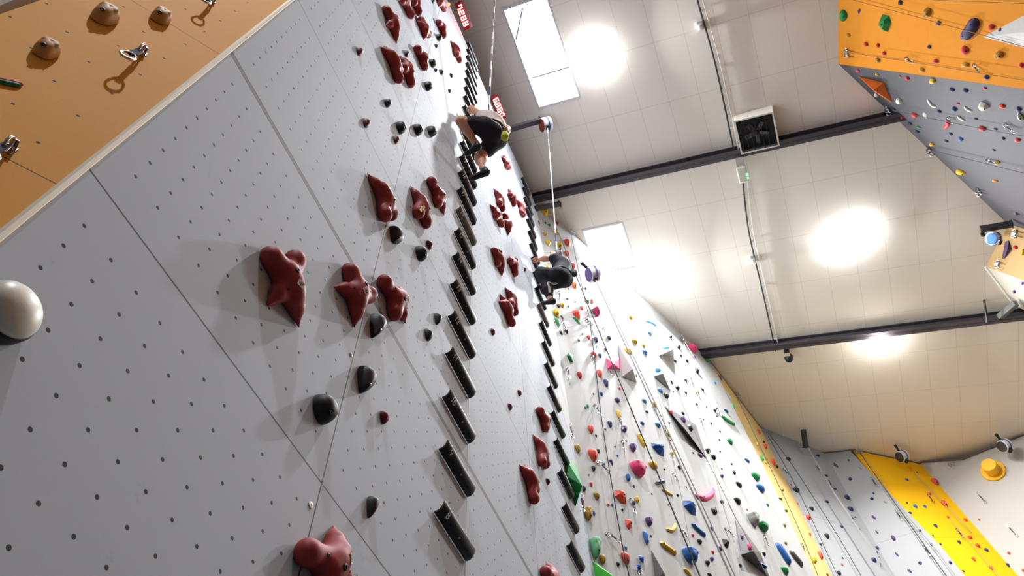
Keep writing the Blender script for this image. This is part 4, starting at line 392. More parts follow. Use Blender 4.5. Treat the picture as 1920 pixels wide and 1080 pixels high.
def wall_mat(name, color, noise=.08, holes=None, hole_r=.008, seams=None, seam_col=(.1, .1, .1, 1), rough=.75, strip=None, stain=0.0, offset=(0, 0), hole_col=(.012, .012, .014, 1)):
    """Panel material in the wall's own (u, v) metres: T-nut holes on a lattice, panel joints, mottling.
    holes = (pu, pv, columns(start, step, n), rows(start, step, n)) per panel; seams = (period u, period v, half width)."""
    m = bpy.data.materials.new(name); m.use_nodes = True
    nt = m.node_tree; N = nt.nodes; Lk = nt.links
    bs = N['Principled BSDF']; bs.inputs['Roughness'].default_value = rough; bs.inputs['Specular IOR Level'].default_value = .3
    tc = N.new('ShaderNodeTexCoord'); sp = N.new('ShaderNodeSeparateXYZ'); Lk.new(tc.outputs['Object'], sp.inputs[0])
    def M(op, a, b=None, c=None):
        n = N.new('ShaderNodeMath'); n.operation = op
        for k, x in enumerate((a, b, c)):
            if x is None: continue
            if isinstance(x, (int, float)): n.inputs[k].default_value = x
            else: Lk.new(x, n.inputs[k])
        return n.outputs[0]
    U = M('ADD', sp.outputs[0], 600.0 + offset[0]); V = M('ADD', sp.outputs[1], 600.0 + offset[1])
    nz = N.new('ShaderNodeTexNoise'); nz.inputs['Scale'].default_value = 1.3; nz.inputs['Detail'].default_value = 9; nz.inputs['Roughness'].default_value = .65
    Lk.new(tc.outputs['Object'], nz.inputs['Vector'])
    nz2 = N.new('ShaderNodeTexNoise'); nz2.inputs['Scale'].default_value = 90; nz2.inputs['Detail'].default_value = 3
    Lk.new(tc.outputs['Object'], nz2.inputs['Vector'])
    f = M('ADD', M('MULTIPLY', nz.outputs['Fac'], .7), M('MULTIPLY', nz2.outputs['Fac'], .3))
    mx = N.new('ShaderNodeMix'); mx.data_type = 'RGBA'
    mx.inputs[6].default_value = tuple(c * (1 - noise * 1.6) for c in color[:3]) + (1,)
    mx.inputs[7].default_value = tuple(min(1, c * (1 + noise * 1.6)) for c in color[:3]) + (1,)
    Lk.new(f, mx.inputs[0]); out = mx.outputs[2]
    def over(mask, col, prev):
        q = N.new('ShaderNodeMix'); q.data_type = 'RGBA'; Lk.new(mask, q.inputs[0]); Lk.new(prev, q.inputs[6]); q.inputs[7].default_value = col
        return q.outputs[2]
    if stain:
        nz3 = N.new('ShaderNodeTexNoise'); nz3.inputs['Scale'].default_value = 3.5; nz3.inputs['Detail'].default_value = 8; nz3.inputs['Roughness'].default_value = .75
        Lk.new(tc.outputs['Object'], nz3.inputs['Vector'])
        out = over(M('MULTIPLY', M('GREATER_THAN', nz3.outputs['Fac'], .64), stain), tuple(c * .72 for c in color[:3]) + (1,), out)
    if seams:
        pu, pv, hw = seams
        for X, p in ((U, pu), (V, pv)):
            if p:
                d = M('ABSOLUTE', M('SUBTRACT', M('MODULO', M('ADD', X, p / 2), p), p / 2))
                out = over(M('LESS_THAN', d, hw), seam_col, out)
    if strip:
        v0, hw, col = strip
        d = M('ABSOLUTE', M('SUBTRACT', sp.outputs[1], v0))
        out = over(M('LESS_THAN', d, hw), (.05, .05, .055, 1), out)
        out = over(M('LESS_THAN', M('ABSOLUTE', M('SUBTRACT', d, -.0)), hw * .72), col, out)
    if holes:
        pu, pv, (cs, cd, cn), (rs, rd, rn), stag = holes
        lu = M('MODULO', U, pu); lv = M('MODULO', V, pv)
        iv = M('ROUND', M('DIVIDE', M('SUBTRACT', lv, rs), rd))
        sh = M('MULTIPLY', M('MODULO', M('ADD', iv, 40.0), 2.0), stag) if stag else None
        lu2 = M('SUBTRACT', lu, sh) if sh else lu
        iu = M('ROUND', M('DIVIDE', M('SUBTRACT', lu2, cs), cd))
        du = M('SUBTRACT', lu2, M('ADD', M('MULTIPLY', iu, cd), cs)); dv = M('SUBTRACT', lv, M('ADD', M('MULTIPLY', iv, rd), rs))
        dist = M('SQRT', M('ADD', M('MULTIPLY', du, du), M('MULTIPLY', dv, dv)))
        ok = M('MULTIPLY', M('MULTIPLY', M('GREATER_THAN', iu, -.5), M('LESS_THAN', iu, cn - .5)), M('MULTIPLY', M('GREATER_THAN', iv, -.5), M('LESS_THAN', iv, rn - .5)))
        out = over(M('MULTIPLY', ok, M('LESS_THAN', dist, hole_r)), hole_col, out)
    Lk.new(out, bs.inputs['Base Color'])
    return m

def new_obj(name, verts, faces, material=None, parent=None, smooth=False, matrix=None, mats=None, fmat=None):
    me = bpy.data.meshes.new(name)
    me.from_pydata([tuple(v) for v in verts], [], faces)
    if mats:
        for m in mats: me.materials.append(m)
        if fmat: me.polygons.foreach_set('material_index', fmat)
    elif material: me.materials.append(material)
    if smooth: me.polygons.foreach_set('use_smooth', [True] * len(me.polygons))
    me.update()
    o = bpy.data.objects.new(name, me); COL.objects.link(o)
    if matrix is not None: o.matrix_world = matrix
    if parent: o.parent = parent
    return o

def empty(name, loc=(0, 0, 0), matrix=None):
    o = bpy.data.objects.new(name, None); COL.objects.link(o); o.empty_display_size = .1
    if matrix is not None: o.matrix_world = matrix
    else: o.location = loc
    return o

def tag(o, label, cat, group=None):
    o['label'] = label; o['category'] = cat
    if group: o['group'] = group
    return o

def struct(o, label=None):
    o['kind'] = 'structure'
    if label: o['label'] = label
    return o

def frame_matrix(O, eu, ev, n):
    return Matrix(((eu[0], ev[0], n[0], O[0]), (eu[1], ev[1], n[1], O[1]), (eu[2], ev[2], n[2], O[2]), (0, 0, 0, 1)))

FM = {k: frame_matrix(*v) for k, v in FRAMES.items()}
def at(w, u, v, d=0.0):
    return FM[w] @ V3((u, v, d))
def S(u, v, w=0.0):
    return at('S', u, v, w)

def box(cx, cy, cz, sx, sy, sz):
    v = [(cx + a * sx / 2, cy + b * sy / 2, cz + c * sz / 2) for a in (-1, 1) for b in (-1, 1) for c in (-1, 1)]
    return v, [(0, 1, 3, 2), (4, 6, 7, 5), (0, 4, 5, 1), (2, 3, 7, 6), (0, 2, 6, 4), (1, 5, 7, 3)]

def join(parts):
    V, Fc = [], []
    for v, f in parts:
        o = len(V); V += [tuple(x) for x in v]; Fc += [tuple(i + o for i in q) for q in f]
    return V, Fc

def xform(vf, m):
    return [m @ V3(v) for v in vf[0]], vf[1]

def tube(pts, r, n=8, caps=True, closed=False):
    """Round tube through world points; r a number or a list."""
    pts = [V3(p) for p in pts]; k = len(pts)
    rs = r if isinstance(r, (list, tuple)) else [r] * k
    V, Fc = [], []
    prev = None
    for i, p in enumerate(pts):
        if closed: t = pts[(i + 1) % k] - pts[i - 1]
        else: t = (pts[min(i + 1, k - 1)] - pts[max(i - 1, 0)])
        t.normalize()
        a = prev if prev is not None else (V3((0, 0, 1)) if abs(t.z) < .9 else V3((1, 0, 0)))
        a = (a - t * a.dot(t)).normalized(); b = t.cross(a); prev = a
        for j in range(n):
            q = 2 * math.pi * j / n
            V.append(p + (a * math.cos(q) + b * math.sin(q)) * rs[i])
    m = k if closed else k - 1
    for i in range(m):
        for j in range(n):
            a0 = i * n + j; a1 = i * n + (j + 1) % n; b0 = ((i + 1) % k) * n + j; b1 = ((i + 1) % k) * n + (j + 1) % n
            Fc.append((a0, a1, b1, b0))
    if caps and not closed:
        Fc.append(tuple(range(n - 1, -1, -1))); Fc.append(tuple(range((k - 1) * n, k * n)))
    return V, Fc

def lathe(prof, n=28, m=None):
    """Revolve (r, z) profile about local z."""
    V, Fc = [], []
    for r, z in prof:
        for j in range(n):
            a = 2 * math.pi * j / n; V.append(V3((r * math.cos(a), r * math.sin(a), z)))
    for i in range(len(prof) - 1):
        for j in range(n):
            Fc.append((i * n + j, i * n + (j + 1) % n, (i + 1) * n + (j + 1) % n, (i + 1) * n + j))
    if prof[0][0] > 1e-6: Fc.append(tuple(range(n - 1, -1, -1)))
    if prof[-1][0] > 1e-6: Fc.append(tuple(range((len(prof) - 1) * n, len(prof) * n)))
    if m is not None: V = [m @ v for v in V]
    return V, Fc

def align(z, x=None, loc=(0, 0, 0)):
    z = V3(z).normalized(); x = V3(x) if x is not None else (V3((0, 0, 1)) if abs(z.z) < .9 else V3((1, 0, 0)))
    x = (x - z * x.dot(z)).normalized(); y = z.cross(x)
    return Matrix(((x.x, y.x, z.x, loc[0]), (x.y, y.y, z.y, loc[1]), (x.z, y.z, z.z, loc[2]), (0, 0, 0, 1)))

def smooth_pts(pts, n=6):
    """Catmull-Rom through points."""
    P = [V3(p) for p in pts]; out = []
    for i in range(len(P) - 1):
        p0 = P[max(i - 1, 0)]; p1 = P[i]; p2 = P[i + 1]; p3 = P[min(i + 2, len(P) - 1)]
        for k in range(n):
            t = k / n
            out.append(.5 * ((2 * p1) + (p2 - p0) * t + (2 * p0 - 5 * p1 + 4 * p2 - p3) * t * t + (3 * p1 - p0 - 3 * p2 + p3) * t ** 3))
    out.append(P[-1]); return out

def sdf_mesh(prims, k=.03, res=.012, floor=None, cut=None):
    """Surface nets over a smooth union of tapered capsules (a, b, ra, rb): one continuous skin."""
    A = np.array([p[0] for p in prims], float); B = np.array([p[1] for p in prims], float)
    ra = np.array([p[2] for p in prims]); rb = np.array([p[3] for p in prims])
    rm = np.maximum(ra, rb)[:, None]
    lo = np.minimum(A - rm, B - rm).min(0) - 3 * res; hi = np.maximum(A + rm, B + rm).max(0) + 3 * res
    n = np.ceil((hi - lo) / res).astype(int) + 1
    X, Y, Z = np.meshgrid(*[lo[i] + res * np.arange(n[i]) for i in range(3)], indexing='ij')
    P = np.stack([X, Y, Z], -1)
    acc = np.zeros(P.shape[:3])
    for a, b, r0, r1 in zip(A, B, ra, rb):
        ab = b - a; l2 = max(float(ab @ ab), 1e-9)
        t = np.clip(((P - a) @ ab) / l2, 0, 1)
        d = np.linalg.norm(P - a - t[..., None] * ab, axis=-1) - (r0 + (r1 - r0) * t)
        acc += np.exp(np.clip(-d / k, -60, 60))
    D = -k * np.log(np.maximum(acc, 1e-26))
    if floor is not None: D = np.maximum(D, floor - Z)
    if cut is not None:
        for (c, nn) in cut: D = np.maximum(D, (P - np.array(c)) @ np.array(nn))
    s = D < 0
    nx, ny, nz = n - 1
    c0 = np.zeros((nx, ny, nz, 3)); cnt = np.zeros((nx, ny, nz))
    cor = [(i, j, l) for i in (0, 1) for j in (0, 1) for l in (0, 1)]
    sl = lambda c: (slice(c[0], c[0] + nx), slice(c[1], c[1] + ny), slice(c[2], c[2] + nz))
    for a in cor:
        for ax in range(3):
            if a[ax] == 0:
                b = list(a); b[ax] = 1
                da, db = D[sl(a)], D[sl(b)]; x = s[sl(a)] != s[sl(b)]
                t = np.where(x, da / np.where(x, da - db, 1), 0)
                for q in range(3): c0[..., q] += np.where(x, a[q] + (t if q == ax else 0), 0)
                cnt += x
    act = cnt > 0
    ids = -np.ones((nx, ny, nz), int); ids[act] = np.arange(act.sum())
    idx = np.argwhere(act)
    verts = lo + res * (idx + c0[act] / cnt[act][:, None])
    faces = []
    for ax in range(3):
        o1, o2 = [q for q in range(3) if q != ax]
        a = [slice(1, None)] * 3; a[ax] = slice(0, n[ax] - 1)
        b = list(a); b[ax] = slice(1, n[ax])
        sa = s[tuple(slice(1, nn_) if q != ax else slice(0, n[ax] - 1) for q, nn_ in enumerate(n - 1))]
        sb = s[tuple(slice(1, nn_) if q != ax else slice(1, n[ax]) for q, nn_ in enumerate(n - 1))]
        for (i, j, l) in np.argwhere(sa != sb):
            p = [i, j, l]
            p[o1] += 1; p[o2] += 1
            def cid(d1, d2):
                q = list(p); q[o1] -= d1; q[o2] -= d2; return ids[tuple(q)]
            qd = (cid(1, 1), cid(0, 1), cid(0, 0), cid(1, 0))
            if min(qd) < 0: continue
            inside = sa[i, j, l]
            flip = inside if ax != 1 else not inside
            faces.append(tuple(int(x) for x in (qd if flip else qd[::-1])))
    return [tuple(v) for v in verts], faces

# ----------------------------------------------------------------- materials
HC = dict(maroon=rgb(104, 34, 40), black=rgb(26, 28, 30), yellow=rgb(225, 178, 22), green=rgb(28, 136, 70), red=rgb(212, 44, 40), coral=rgb(226, 78, 54), orange=rgb(232, 112, 30), olive=rgb(138, 126, 50), ochre=rgb(176, 134, 48), pink=rgb(240, 74, 128), navy=rgb(44, 54, 104), blue=rgb(34, 98, 176), purple=rgb(96, 66, 124), skyblue=rgb(70, 150, 214), mint=rgb(110, 178, 132), grey=rgb(148, 148, 144), crimson=rgb(200, 52, 60), white=rgb(228, 226, 208), slate=rgb(92, 88, 90), tan=rgb(206, 156, 84), volgrey=rgb(176, 174, 172), voldark=rgb(98, 92, 92), plum=rgb(60, 46, 84), brightgreen=rgb(70, 190, 60), melon=rgb(190, 40, 46))
def hold_mat(c):
    return mat('hold_' + c, HC[c], rough=.55, noise=.14, nscale=14, spec=.35)
M_RED = mat('speed_red', rgb(156, 54, 53), rough=.58, noise=.3, nscale=9, spec=.3)
M_RUNG = mat('rung_black', rgb(30, 30, 33), rough=.42, noise=.1, nscale=9, spec=.5)
M_RUNGG = mat('rung_dusty', rgb(120, 112, 106), rough=.6, noise=.15)
M_WHITE = mat('white_paint', rgb(235, 233, 228), rough=.5)
M_STEEL = mat('steel', rgb(190, 190, 192), rough=.28, metal=1.0)
M_DARKSTEEL = mat('dark_steel', rgb(58, 54, 60), rough=.5, noise=.1)
M_BLACK = mat('black_plastic', rgb(20, 20, 22), rough=.45)
M_BOLT = mat('bolt_dark', rgb(34, 32, 32), rough=.4, metal=.6)
M_SLING = mat('sling_dark', rgb(46, 46, 60), rough=.85, noise=.2, nscale=60)
M_ROPE = mat('rope_dark', rgb(62, 60, 62), rough=.9, noise=.3, nscale=80)
M_ROPEL = mat('rope_light', rgb(150, 146, 142), rough=.9, noise=.25, nscale=80)

# ----------------------------------------------------------------- setting
holes_speed = (1.5, 1.5, (.125, .125, 11), (.1875, .125, 10), 0)
W_SPEED = wall_mat('panel_grey', rgb(170, 178, 188), noise=.07, holes=holes_speed, hole_r=.0074, seams=(1.5, 1.5, .004), seam_col=(.05, .05, .05, 1), strip=(1.5, .021, (.20, .20, .205, 1)), stain=.25)
W_WHITE = wall_mat('panel_offwhite', rgb(176, 177, 176), noise=.03, holes=(1.5, 1.5, (.2, .22, 6), (.2, .22, 6), .11), hole_r=.0045, hole_col=(.2, .2, .2, 1), seams=(0, 2.5, .006), seam_col=(.42, .42, .42, 1))
W_BEIGE = wall_mat('panel_beige', rgb(224, 196, 128), noise=.08, seams=(0, 2.5, .004), seam_col=(.3, .25, .15, 1))
W_GREY = wall_mat('panel_bluegrey', rgb(160, 163, 168), noise=.05, holes=(1.5, 1.5, (.2, .22, 6), (.2, .22, 6), .11), hole_r=.0045, hole_col=(.2, .2, .2, 1), seams=(0, 3.0, .004), seam_col=(.2, .2, .22, 1))
W_YEL = wall_mat('panel_yellow', rgb(252, 190, 8), noise=.04, seams=(0, 3.0, .004), seam_col=(.4, .25, .02, 1))
W_FAR = wall_mat('panel_farwhite', rgb(184, 183, 181), noise=.04, holes=(1.5, 1.5, (.2, .22, 6), (.2, .22, 6), .11), hole_r=.0045, hole_col=(.2, .2, .2, 1))
W_ORG = wall_mat('panel_amber', rgb(206, 128, 10), noise=.07, holes=(1.5, 1.5, (.2, .22, 6), (.2, .22, 6), .11), hole_r=.0045, hole_col=(.2, .2, .2, 1), seams=(0, 3.1, .003), seam_col=(.62, .3, .008, 1))
W_OVG = wall_mat('panel_overhang', rgb(78, 77, 82), noise=.08, holes=(1.5, 1.5, (.2, .22, 6), (.2, .22, 6), .11), hole_r=.0045, hole_col=(.2, .2, .2, 1))
W_PLY = wall_mat('panel_plywood', rgb(168, 138, 92), noise=.08)
W_ORANGE = wall_mat('panel_orange', rgb(238, 168, 60), noise=.06, holes=(1.55, 1.55, (.05, .2825, 6), (.02, .1285, 12), .141), hole_r=.0062, seams=(0, 1.55, .0025), seam_col=(.12, .06, .02, 1), offset=(-600 + 620 - .075, -600 + 620 + .15))
W_PALE = wall_mat('panel_pale', rgb(180, 176, 168), noise=.05)
W_CEIL = wall_mat('ceiling_tile', rgb(236, 229, 218), noise=.02, seams=(1.25, .6, .0045), seam_col=rgb(212, 205, 195), rough=.8, offset=(-600 + 600 + 1.37, .05))
M_BEAM = mat('beam_paint', rgb(72, 66, 72), rough=.6, noise=.15, nscale=5)
M_FLOOR = mat('floor_mat', rgb(44, 48, 54), rough=.9, noise=.12, nscale=2)
M_TRIM = mat('corner_trim', rgb(232, 226, 208), rough=.5, noise=.05)
M_LINE = mat('edge_trim', rgb(96, 88, 100), rough=.6)

def panel(name, w, poly, material, thick=.06, front=0.0):
    """Wall panel in the frame of wall w: outline in its own metres, front face at the plane, built with thickness."""
    n = len(poly)
    v = [(p[0], p[1], front) for p in poly] + [(p[0], p[1], -thick) for p in poly]
    f = [tuple(range(n)), tuple(range(2 * n - 1, n - 1, -1))] + [(k, k + n, (k + 1) % n + n, (k + 1) % n) for k in range(n)]
    return struct(new_obj(name, v, f, material, matrix=FM[w]))

def uv_of(w, P):
    q = FM[w].inverted() @ V3(P); return q.x, q.y

BOT = {k: -(v[0][2] - 0.0) / v[2][2] for k, v in FRAMES.items()}   # v of the floor line
panel('wall_speed', 'S', [(-1.485, BOT['S']), (5.19, BOT['S']), (5.19, 4.7), (4.99, 5.3), (4.68, 5.6), (4.62, 6.5), (4.75, 10), (5.03, 13.2), (4.48, 13.08), (3.07, 12.42), (.73, 12.1), (.2, 11.92), (-1.485, 11.75)], W_SPEED, thick=.08)
panel('wall_speed_return', 'S', [(5.19, 4.7), (5.24, 4.7), (5.24, 13.5), (5.03, 13.2), (4.75, 10), (4.62, 6.5), (4.68, 5.6), (4.99, 5.3)], W_WHITE, thick=.08, front=.002)
panel('wall_grey_ramp', 'A', [(0, -8.4), (0, BOT['A']), (.34, BOT['A']), (.2, -11), (.07, -9.3)], W_SPEED, thick=.01, front=.003)
def fa(w, right_pts, left_pts, name, material, up=.25):
    pts = right_pts[::-1] + left_pts
    return panel(name, w, left_pts + right_pts, material)
def top(w, P): return uv_of(w, TOPS[P])
a1 = top('A', 'AB'); b1 = top('B', 'BC'); c1 = top('C', 'CD'); d1 = top('D', 'DE'); e1 = top('E', 'EY'); y1 = top('Y', 'YF'); g2 = top('G', 'G2'); k0 = top('K', 'K0'); k1 = top('K2', 'K1')
UP = .2
panel('wall_offwhite', 'A', [(0, UP), (0, BOT['A']), (a1[0], BOT['A']), (a1[0], a1[1] + UP)], W_WHITE)
panel('wall_white', 'B', [(0, UP), (0, BOT['B']), (5.42, BOT['B']), (5.42, -5.2), (b1[0], b1[1] + UP)], W_WHITE)
panel('wall_beige', 'C', [(0, UP), (0, BOT['C']), (c1[0], BOT['C']), (c1[0], c1[1] + UP)], W_BEIGE)
panel('wall_grey', 'D', [(-.09, UP), (-.09, BOT['D']), (1.86, BOT['D']), (1.86, d1[1] + UP)], W_GREY)
panel('wall_grey_far', 'E', [(0, UP), (0, BOT['E']), (1.9, BOT['E']), (1.35, -5), (1.22, -3.6), (.88, -1.8), (.6, -.15), (.6, UP)], W_GREY)
panel('wall_yellow', 'Y', [(0.0, .2), (0.0, BOT['Y']), (y1[0], BOT['Y']), (y1[0], y1[1] + UP)], W_YEL)
fx = uv_of('F', TOPS['F1']); f2 = uv_of('F', TOPS['F2'])
panel('wall_farwhite', 'F', [(0, UP * .2), (0, BOT['F']), (f2[0] + 2.5, BOT['F']), (f2[0] + 2.5, f2[1] + .2), (f2[0], f2[1] + .02)] + FTOP[::-1], W_FAR)
og = top('O', 'OG')
panel('wall_amber', 'O', [(og[0], og[1] + UP), (6.0, .25), (6.0, BOT['O']), (og[0], BOT['O'])], W_ORG)
panel('wall_overhang', 'G', [(g2[0], g2[1] + UP), (0, UP), (0, BOT['G']), (g2[0], BOT['G'])], W_OVG)
panel('wall_plywood', 'K', [(k0[0], k0[1] + UP), (0, UP), (0, -5), (k0[0], -5)], W_PLY)
panel('wall_plywood_return', 'K2', [(k1[0], k1[1] + UP), (0, UP), (0, -5), (k1[0], -5)], W_PALE)
panel('wall_orange', 'L', [(-.6, -4), (0, -4), (0, 8.5), (-.6, 8.5)], W_ORANGE)
# pale wall beyond the orange one
hp = at('L', -.6, 0); dn = V3((-math.cos(math.radians(66)), math.sin(math.radians(66)), 0)); FM['P'] = frame_matrix(hp, -dn, FRAMES['L'][2], (-dn).cross(V3(FRAMES['L'][2])))
panel('wall_pale', 'P', [(-2.5, -4), (0, -4), (0, 8.5), (-2.5, 8.5)], W_PALE)

def strip(name, pts, r, material):
    o = new_obj(name, *tube(pts, r, 6), material); return struct(o)
strip('trim_1', [at('L', -.012, v, .003) for v in (-3.3, 0, 3, 8.4)], .013, M_TRIM)
tp = lambda k, d=.03: V3(TOPS[k]) + V3(CEIL['n']) * d
strip('trim_2', [tp('BC'), tp('CD'), tp('D1'), tp('DE'), tp('EY'), tp('YF'), V3(at('F', FTOP[0][0], FTOP[0][1], .03)), V3(at('F', FTOP[1][0], FTOP[1][1], .03)), tp('F2')], .022, M_LINE)
strip('trim_3', [tp('A0', .03), tp('AB', .03), tp('BC', .03)], .014, M_TRIM)
strip('trim_4', [at('K', k0[0], k0[1], .0), at('K2', k1[0], k1[1], .0)], .03, M_WHITE)

# ceiling with two skylight openings; local x along the hall, local y down the slope
CB = V3(CEIL['b']); CN = V3(CEIL['n'])
CM = frame_matrix(CEIL['O'], (1, 0, 0), CB, -CN if V3((1, 0, 0)).cross(CB).dot(CN) < 0 else CN)
def cp(x, s, d=0.0):
    """Point on the ceiling: x along the hall, s down the slope, d below it."""
    return V3(CEIL['O']) + V3((x, 0, 0)) + CB * s + CN * d
SKY = [(.9, 3.0, .9, 1.8), (6.2, 8.06, .86, 1.8)]
xs = sorted([-9.0, 18.0] + [q for s_ in SKY for q in s_[:2]]); ss = [-4.0, .86, .9, 1.8, 13.0]
cv, cf = [], []
for i in range(len(xs) - 1):
    for j in range(len(ss) - 1):
        if any(s_[0] <= xs[i] + 1e-6 and xs[i + 1] <= s_[1] + 1e-6 and s_[2] <= ss[j] + 1e-6 and ss[j + 1] <= s_[3] + 1e-6 for s_ in SKY): continue
        o = len(cv); cv += [(xs[i], ss[j], 0), (xs[i + 1], ss[j], 0), (xs[i + 1], ss[j + 1], 0), (xs[i], ss[j + 1], 0)]; cf.append((o, o + 1, o + 2, o + 3))
struct(new_obj('ceiling', cv, cf, W_CEIL, matrix=CM))
M_SHAFT = mat('skylight_frame', rgb(206, 204, 206), rough=.5)
M_SKY = mat('sky_pane', (1, 1, 1, 1), emit=(.93, .97, 1, 1), estr=5.0)
M_BAR = mat('window_bar', rgb(120, 132, 146), rough=.5)
for i, (x0, x1, s0, s1) in enumerate(SKY):
    root = struct(empty('window_%d' % (i + 1), cp(x0, s0)), 'skylight'); inv = root.matrix_world.inverted() if False else None
    bpy.context.view_layer.update(); root_m = Matrix.Translation(cp(x0, s0)).inverted()
    H = .22
    V, Fc = [], []
    ring = [(x0, s0), (x1, s0), (x1, s1), (x0, s1)]
    for d in (0.0, -H): V += [root_m @ cp(x, s, d) for x, s in ring]
    Fc = [(k, (k + 1) % 4, (k + 1) % 4 + 4, k + 4) for k in range(4)]
    lip = [(x0 - .05, s0 - .04), (x1 + .05, s0 - .04), (x1 + .05, s1 + .04), (x0 - .05, s1 + .04)]
    V += [root_m @ cp(x, s, .012) for x, s in ring] + [root_m @ cp(x, s, .012) for x, s in lip] + [root_m @ cp(x, s, 0) for x, s in lip]
    Fc += [(8 + k, 8 + (k + 1) % 4, 12 + (k + 1) % 4, 12 + k) for k in range(4)] + [(12 + k, 12 + (k + 1) % 4, 16 + (k + 1) % 4, 16 + k) for k in range(4)] + [(k, (k + 1) % 4, 8 + (k + 1) % 4, 8 + k) for k in range(4)]
    new_obj('frame', V, Fc, M_SHAFT, root)
    new_obj('pane', [root_m @ cp(x, s, -H + .01) for x, s in ring], [(0, 1, 2, 3)], M_SKY, root)
    xb = x0 + (x1 - x0) * .72
    new_obj('glazing_bar', *tube([root_m @ cp(xb, s0, -H + .05), root_m @ cp(xb, s1, -H + .05)], .016, 6), M_BAR, root)
    if i == 0: new_obj('opener_arm', *tube([root_m @ cp(x0 + .1, s0 + .33, -H + .06), root_m @ cp(x0 + .62, s0 + .02, -.02)], .022, 6), M_BAR, root)
    else: new_obj('opener_arm', *tube([root_m @ cp(xb, s0 + .05, -.1), root_m @ cp(xb - .02, s0 + .3, -.1)], .018, 6), M_BAR, root)

def beam(name, x, sA, sB, wdt=.17, dep=.22):
    parts = []
    m = frame_matrix(cp(x, 0), (1, 0, 0), CB, CN)
    for (cx, cz, sx, sz) in ((0, dep / 2, .02, dep), (0, .01, wdt, .02), (0, dep - .01, wdt, .02)):
        parts.append(xform(box(cx, (sA + sB) / 2, cz, sx, sB - sA, sz), m if m.determinant() > 0 else m))
    return struct(new_obj(name, *join(parts), M_BEAM))
beam('beam_1', 5.02, -.4, 12)
beam('beam_2', 10.3, 2.2, 12)
beam('beam_3', -.35, -.4, 12)

fl = [(-9, -13, 0), (18, -13, 0), (18, 4, 0), (-9, 4, 0)]
struct(new_obj('floor', fl + [(x, y, -.1) for x, y, z in fl], [(0, 1, 2, 3), (7, 6, 5, 4)], M_FLOOR))
M_SHELL = mat('hall_shell', rgb(120, 120, 124), rough=.8, noise=.04)
def shell(name, a, b):
    v = [(a[0], a[1], 0), (b[0], b[1], 0), (b[0], b[1], 19), (a[0], a[1], 19)]
    struct(new_obj(name, v, [(0, 1, 2, 3)], M_SHELL))
shell('wall_back', (-9, 3.3), (18, 3.3)); shell('wall_end', (17.8, 4), (17.8, -13)); shell('wall_near', (-8.8, 4), (-8.8, -13)); shell('wall_opposite', (-9, -12.2), (18, -12.2))

# ----------------------------------------------------------------- holds
def bolt_disc(m, r, parent, name='bolt'):
    v, f = lathe([(r, 0), (r, .35 * r), (r * .7, .5 * r), (r * .45, .5 * r), (r * .4, .1 * r), (0, .1 * r)], 10)
    o = new_obj(name, v, f, M_BOLT, parent); o.matrix_local = m
    return o

WALLPH = dict(S='footholds on the two speed lanes', A='holds on the off-white wall', B='holds on the white wall', C='holds on the narrow beige wall', D='holds on the first grey wall', E='holds on the second grey wall', Y='holds on the yellow wall', F='holds on the far white wall', O='holds on the orange overhang', G='holds on the grey overhang', K='holds on the plywood box', L='holds on the near orange wall')
BOLT_AT = {}
for k_ in 'trjcbwd':
    v_, f_, s_ = unit_shape(k_, 0)
    if k_ == 'd': BOLT_AT[k_] = (v_[-1][0], v_[-1][1] - .12, .93)
    else: BOLT_AT[k_] = tuple(v_[4 * 22 + 16])
UNIT = {}
def unit(kind, seed, color):
    key = (kind, seed, color)
    if key not in UNIT:
        v, f, sm = unit_shape(kind, seed)
        me = bpy.data.meshes.new('climbing_hold'); me.from_pydata(v, [], f); me.materials.append(hold_mat(color))
        if sm: me.polygons.foreach_set('use_smooth', [True] * len(me.polygons))
        me.update(); UNIT[key] = (me, max(p[2] for p in v), v[-1])
    return UNIT[key]
for (w, u, v, a, b, h, kind, seed, color, lab) in HOLDS:
    me, zt, ap = unit(kind, seed, color)
    nm = 'foothold' if w == 'S' else 'climbing_hold'
    o = bpy.data.objects.new(nm, me); COL.objects.link(o)
    o.matrix_world = FM[w] @ Matrix.Translation((u, v, .004)) @ Matrix.Diagonal((a, b, h, 1))
    tag(o, lab, 'climbing hold', WALLPH[w])
    if (math.sqrt(a * b) > .105 or w == 'L') and kind != 's':
        r = .009 if w in 'SL' else .013
        px_, py_, pz_ = BOLT_AT[kind]; q = V3((0, -.55 / b, .83 / h)).normalized() if kind != 'd' else V3((0, 0, 1))
        nn = V3((0, -.5, .87))
        m = Matrix.Diagonal((1 / a, 1 / b, 1 / h, 1)) @ Matrix.Translation((px_ * a, py_ * b, pz_ * h)) @ align(nn, x=V3((1, 0, 0)))
        bolt_disc(m, r, o)

for (w, P, ax_, ay_, n, a, b, h, kind, seed, color, lab) in VHOLDS:
    me, zt, ap = unit(kind, seed, color)
    o = bpy.data.objects.new('climbing_hold', me); COL.objects.link(o)
    o.matrix_world = frame_matrix(V3(P) + V3(n) * .003, ax_, ay_, n) @ Matrix.Diagonal((a, b, h, 1))
    tag(o, lab, 'climbing hold', 'holds on the grey volumes')

